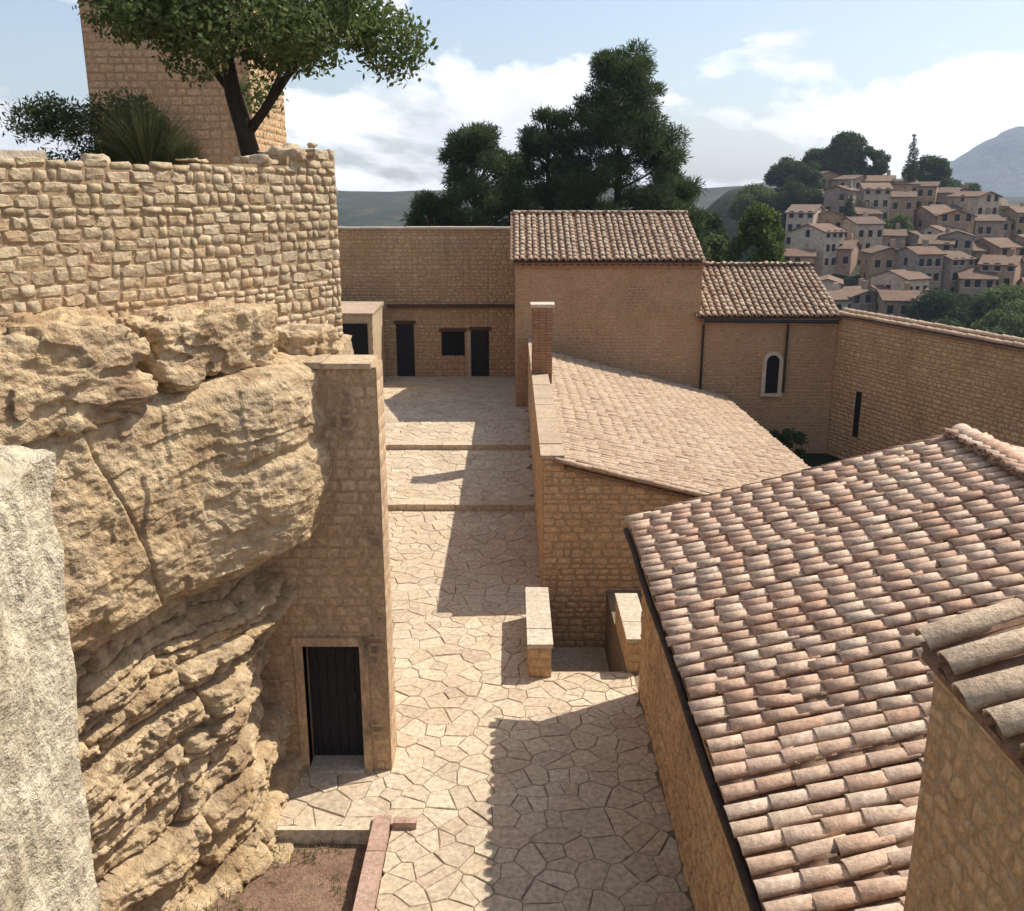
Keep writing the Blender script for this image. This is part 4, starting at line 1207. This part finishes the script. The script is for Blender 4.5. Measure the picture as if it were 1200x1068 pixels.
def pine_clumps(h, wid, zlow, n, rg, taper=1.0, rbase=1.0):
    out = []
    for i in range(n):
        t_ = rg.random()**.8
        z = zlow + (h-zlow)*t_
        w = wid*(1-t_**1.6*taper) + .25
        a = rg.uniform(0, 6.283); q = w*math.sqrt(rg.uniform(.15,1))
        out.append((math.cos(a)*q, math.sin(a)*q, z, rbase*rg.uniform(.55,1.05)*(1-.35*t_)))
    return out
def pine(name, base, h, wid, zlow, n, label, seed, group, dens=900, rbase=1.0, lean=0):
    rg = random.Random(seed)
    cl = pine_clumps(h*.94, wid, zlow, n, rg, .85, rbase)
    tr = [(0,0,-1,.34),(lean*.3,0,h*.3,.28),(lean*.7,0,h*.6,.18),(lean,0,h*.92,.06)]
    br = []
    for c in cl[::3]:
        z0 = max(1.0, c[2]-1.2); f = z0/h
        br.append([(lean*f,0,z0,.09),(c[0]*.55+lean*f*.5,c[1]*.55,z0+.6,.06),(c[0],c[1],c[2],.03)])
    return branch_tree(name, base, label, 'pine tree', tr, br, cl, dens, .30, .17, M_PINE, seed, group, True, .25, .72)
PG = 'pines behind the end wall'
pine('pine_tree', (5.75,53,-1.5), 18.2, 4.9, 3.5, 190, 'tallest dark pine rising behind the tall stone house', 21, PG, rbase=1.35)
pine('pine_tree', (-1.7,52,-1.5), 14.0, 4.0, 3.5, 125, 'lower dark pine behind the end wall, left of the tallest pine', 22, PG, rbase=1.25, lean=-.4)
pine('pine_tree', (2.0,54,-1.5), 15.0, 3.0, 5.0, 80, 'middle pine between the lower left pine and the tallest pine', 23, PG, rbase=1.1)
pine('pine_tree', (8.9,55,-1.5), 12.6, 2.2, 4.0, 50, 'short pine at the right side of the tallest pine', 24, PG, rbase=1.15)
pine('pine_tree', (-4.2,50.5,-1.5), 10.8, 1.9, 4.0, 40, 'short pine at the left end of the pine row', 25, PG, rbase=1.0)

def round_tree(name, base, h, w, label, cat, mat, seed, group=None, dens=260, size=.4, n=22, crown0=.3):
    rg = random.Random(seed); cl = []
    for i in range(n):
        a = rg.uniform(0,6.283); v_ = rg.uniform(-1,1); q = math.sqrt(1-v_*v_)*rg.uniform(.4,1)
        cl.append((math.cos(a)*q*w, math.sin(a)*q*w, h*crown0 + (h*(1-crown0))*(.5+.42*v_), w*rg.uniform(.3,.48)))
    return branch_tree(name, base, label, cat, [(0,0,-1,h*.03),(0,0,h*.6,h*.015)], [], cl, dens, size, .45, mat, seed, group)
def gz(x, y): return float(terrain_h(np.array([float(x)]), np.array([float(y)]))[0])
NT = 'trees beyond the annex roof'
for i, (x, y, h, w, m, lb) in enumerate((
    (15.6, 62, 9.4, 1.9, M_LIME, 'bright yellow-green tree just beyond the annex roof'),
    (12.2, 64, 8.2, 1.9, M_LEAF, 'mid green tree beyond the annex, left of the bright tree'),
    (10.6, 58, 8.0, 1.4, M_BUSH, 'dark tree beyond the roof end of the tall house'),
    (14.0, 70, 8.8, 2.0, M_BUSH, 'dark tree behind the bright yellow-green tree'),
    (17.8, 66, 6.2, 1.5, M_LEAF, 'small green tree right of the bright yellow-green tree'))):
    round_tree('garden_tree', (x, y, gz(x,y)-.3), h - gz(x,y) - 1.5, w, lb, 'tree', m, 200+i, NT, 900, .3, 26, .35)
round_tree('courtyard_shrub', (10.2,33.6,-1.6), 1.5, .7, 'dark shrub in the courtyard corner below the arched window', 'shrub', M_BUSH, 230, None, 2400, .14, 12, .2)

# ================================================================== HILL TOWN
HW = [stone_mat('town_wall_%s' % k, [c], [tuple(v*.72 for v in c), c, tuple(min(1,v*1.12) for v in c)], .6, .25, 2, .3, 4)
      for k, c in (('ochre',(.42,.29,.18)),('grey',(.34,.27,.21)),('pink',(.43,.28,.20)),('cream',(.56,.45,.33)))]
HN = ['ochre','grey-brown','pinkish','cream']
M_TROOF = stone_mat('town_roof', [(.18,.11,.075),(.13,.09,.07),(.24,.16,.11),(.17,.09,.06),(.22,.17,.13)], [(.11,.07,.05),(.18,.12,.08),(.23,.16,.11)], .4, .5, 3, .5, 5)
win_me = MB().box(-.42,.42,-.06,.0,0,1.25); win_me = make_mesh('window', win_me.v, win_me.f, M_GLASS)
sill_me = MB().box(-.62,.62,-.14,.0,-.14,0); sill_me = make_mesh('sill', sill_me.v, sill_me.f, M_CAP)
ORD = ['first','second','third','fourth','fifth','sixth','seventh','eighth','ninth','tenth','eleventh','twelfth','thirteenth','fourteenth']
ROWN = ['lowest','second-lowest','third-lowest','fourth-lowest','second-highest','topmost']
def town_house(x, y, w, dep, hgt, rot, ci, label, seed):
    rg = random.Random(seed); zb = gz(x,y)-2.5
    T = Matrix.Translation((x,y,zb)) @ Matrix.Rotation(rot,4,'Z')
    h = bpy.data.objects.new('town_house', None); link(h, None, T); tag(h, label, 'house', 'houses of the hill town')
    H = hgt + 2.5; ax = rg.random() < .6; rh_ = .16*(dep if ax else w)
    mb = MB(); a, b = w/2, dep/2
    if ax:
        mb.add([(-a,-b,0),(a,-b,0),(a,b,0),(-a,b,0),(-a,-b,H),(a,-b,H),(a,b,H),(-a,b,H),(-a,0,H+rh_),(a,0,H+rh_)],
               [(0,1,5,4),(2,3,7,6),(1,2,6,9,5),(3,0,4,8,7)])
        rf = [[(-a-.3,-b-.35,H-.1),(a+.3,-b-.35,H-.1),(a+.3,0,H+rh_+.02),(-a-.3,0,H+rh_+.02)], [(a+.3,b+.35,H-.1),(-a-.3,b+.35,H-.1),(-a-.3,0,H+rh_+.02),(a+.3,0,H+rh_+.02)]]
    else:
        mb.add([(-a,-b,0),(a,-b,0),(a,b,0),(-a,b,0),(-a,-b,H),(a,-b,H),(a,b,H),(-a,b,H),(0,-b,H+rh_),(0,b,H+rh_)],
               [(0,1,5,8,4),(2,3,7,9,6),(1,2,6,5),(3,0,4,7)])
        rf = [[(a+.35,-b-.3,H-.1),(a+.35,b+.3,H-.1),(0,b+.3,H+rh_+.02),(0,-b-.3,H+rh_+.02)], [(-a-.35,b+.3,H-.1),(-a-.35,-b-.3,H-.1),(0,-b-.3,H+rh_+.02),(0,b+.3,H+rh_+.02)]]
    def sub(mbx, nm, mat, par): 
        o = bpy.data.objects.new(nm, make_mesh(nm, mbx.v, mbx.f, mat)); return link(o, par, T)
    sub(mb, 'wall', HW[ci], h)
    mr_ = MB()
    for q in rf:
        v = q + [(p[0],p[1],p[2]-.22) for p in q]; mr_.add(v, [(0,1,2,3),(7,6,5,4),(0,4,5,1),(1,5,6,2),(2,6,7,3),(3,7,4,0)])
    roof = sub(mr_, 'roof', M_TROOF, h)
    if rg.random() < .5:
        c = MB().box(a*.4,a*.4+.7,b*.1,b*.1+.7,H,H+rh_+1.1); sub(c, 'chimney', HW[ci], roof)
    fl = max(1, int((hgt+.9)/2.5)); nw = max(2, int(w/1.6))
    for f in range(fl):
        for k in range(nw):
            if rg.random() < .12: continue
            W_ = T @ Matrix.Translation((-a + w*(k+.5)/nw + rg.uniform(-.2,.2), -b-.002, 2.5+.7+f*2.4))
            o = bpy.data.objects.new('window', win_me); link(o, h, W_)
            s = bpy.data.objects.new('sill', sill_me); link(s, o, W_)
    for f in range(fl):
        W_ = T @ Matrix.Translation((-a-.002, 0, 2.5+.7+f*2.4)) @ Matrix.Rotation(-math.pi/2,4,'Z')
        o = bpy.data.objects.new('window', win_me); link(o, h, W_)
rg = random.Random(99)
rows = [(145, 43, 98, 13), (158, 45, 106, 14), (171, 48, 114, 14), (184, 54, 120, 14), (197, 60, 120, 14), (209, 66, 108, 9)]
for ri, (y, x0, x1, n) in enumerate(rows):
    for i in range(n):
        x = x0 + (x1-x0)*(i+.5)/n + rg.uniform(-1,1); yy = y + rg.uniform(-4,4)
        w = (x1-x0)/n*rg.uniform(.95,1.35); hg = rg.choice((3.4,4.6,5.6,6.6,7.6)) if ri < 5 else rg.choice((4,5.2))
        ci = rg.randrange(4)
        side = ('%s from the left' % ORD[i]) if i else 'at the left end'
        town_house(x, yy, w, rg.uniform(5,9), hg, rg.uniform(-.6,.6), ci,
                   '%s %s house, %s in the %s row of the hill town' % (HN[ci], 'tall' if hg > 6 else 'low' if hg < 5 else 'mid-height', side, ROWN[ri]), 400+ri*20+i)
# trees of the town: crest pines, cypress, foot of the hill
TG = 'trees among the hill town'
for i, (x, y, h, w, lb) in enumerate((
    (77, 226, 11.5, 6.0, 'broad dark pine on the crest of the town hill'),
    (70, 226, 8.5, 4.5, 'dark pine on the hill crest, left of the broad one'),
    (83, 228, 9.0, 4.0, 'dark pine on the hill crest, right of the broad one'),
    (96, 226, 9.5, 4.5, 'dark round tree on the crest right of the cypress'),
    (103, 224, 6.5, 4.5, 'low dark tree at the right end of the hill crest'),
    (63, 224, 6.5, 4.5, 'low dark tree at the left end of the hill crest'))):
    round_tree('crest_tree', (x, y, gz(x,y)-.5), h, w, lb, 'tree', M_PINE, 260+i, TG, 170, .6, 26, .15)
def cypress(x, y, h, lb, seed):
    b = (x, y, gz(x,y)-.5); rg = random.Random(seed)
    cl = [(rg.uniform(-.3,.3), rg.uniform(-.3,.3), h*(k+.8)/15, max(.25, 1.15*math.sin(math.pi*min(.97,(k+2.2)/16.5))**.8)) for k in range(14)]
    branch_tree('cypress', b, lb, 'cypress', [(0,0,-.5,.2),(0,0,h*.5,.1)], [], cl, 160, .6, .3, M_PINE, seed, TG, True, .4, 1.2)
cypress(83.5, 205, 17, 'tall slim cypress standing above the roofs of the hill town', 281)
cypress(66.0, 190, 9, 'short cypress among the houses left of the tall cypress', 282)
for i, (x, y, h, w, m, lb) in enumerate((
    (62, 134, 13, 5.0, M_BUSH, 'dark round tree below the lowest town houses, left one'),
    (69, 132, 14, 5.5, M_LEAF, 'mid green tree below the lowest town houses, second from left'),
    (66, 124, 16, 5.0, M_LEAF, 'green tree lower on the slope, just above the boundary wall coping'),
    (56, 122, 14, 4.5, M_BUSH, 'dark tree near the bend of the boundary wall coping'),
    (78, 138, 12, 4.5, M_LIME, 'light green tree at the right below the town houses'),
    (52, 120, 8, 4.0, M_BUSH, 'dark tree at the left foot of the town hill'),
    (44, 118, 9, 4.5, M_BUSH, 'dark tree in the valley left of the town'),
    (36, 110, 9, 4.5, M_LEAF, 'green tree in the valley behind the bright garden tree'),
    
    
    (42, 170, 8, 5.5, M_BUSH, 'dark spreading tree on the hill shoulder behind the pines'),
    (80, 172, 6, 3.0, M_BUSH, 'small dark tree squeezed between middle rows of town houses'),
    (92, 150, 9, 4.0, M_LEAF, 'green tree among the town houses at the right edge'),
    (28, 100, 9, 4.5, M_BUSH, 'dark valley tree seen just right of the pine row'),
    (58, 196, 9, 4.5, M_BUSH, 'dark tree on the bare shoulder left of the upper town houses'),
    (50, 200, 8, 4.5, M_LEAF, 'green tree on the left shoulder of the hill, highest up'),
    
    (45, 140, 10, 4.8, M_LEAF, 'tall green tree on the lower left slope of the town hill'),
    (38, 134, 11, 5.0, M_BUSH, 'big dark tree in the valley beyond the annex roof ridge'),
    (48, 186, 8, 4.2, M_LIME, 'light green tree on the left shoulder above the valley'),
    (62, 208, 8, 4.0, M_BUSH, 'dark tree just below the left end of the crest'),
    (33, 150, 10, 5.0, M_LEAF, 'green valley tree behind the bright garden tree, farther back'),
    
    
    (74, 186, 6, 2.6, M_LEAF, 'green tree among the upper town houses left of the tall cypress'),
    (104, 180, 7, 3.4, M_BUSH, 'dark round tree among the town houses near the right edge'),
    (98, 200, 6, 3.0, M_LEAF, 'green tree below the right end of the hill crest'))):
    z = gz(x,y)
    round_tree('slope_tree', (x, y, z-.5), h, w, lb, 'tree', m, 300+i, TG, 230, .5, 26, .15)

# ================================================================== HAZE
hz = bpy.data.materials.new('haze_air'); hz.use_nodes = True
nt = hz.node_tree; nt.nodes.remove(nt.nodes['Principled BSDF'])
pv = nt.nodes.new('ShaderNodeVolumePrincipled')
pv.inputs['Color'].default_value = (0.66, 0.79, 1.0, 1)
pv.inputs['Density'].default_value = 0.00020
pv.inputs['Anisotropy'].default_value = 0.2
nt.links.new(pv.outputs['Volume'], nt.nodes['Material Output'].inputs['Volume'])
zlow = min(v.co.z for v in bpy.data.objects['terrain'].data.vertices) - 1.5
ztop = max(max(v.co.z for v in bpy.data.objects[n_].data.vertices) for n_ in ('terrain', 'mountain', 'hills')) + 5
MB().box(-3600, 3600, -3600, 3600, min(zlow, -45), ztop).build('haze', hz, None, label='pale blue haze in the distant air', cat='haze', kind='stuff')
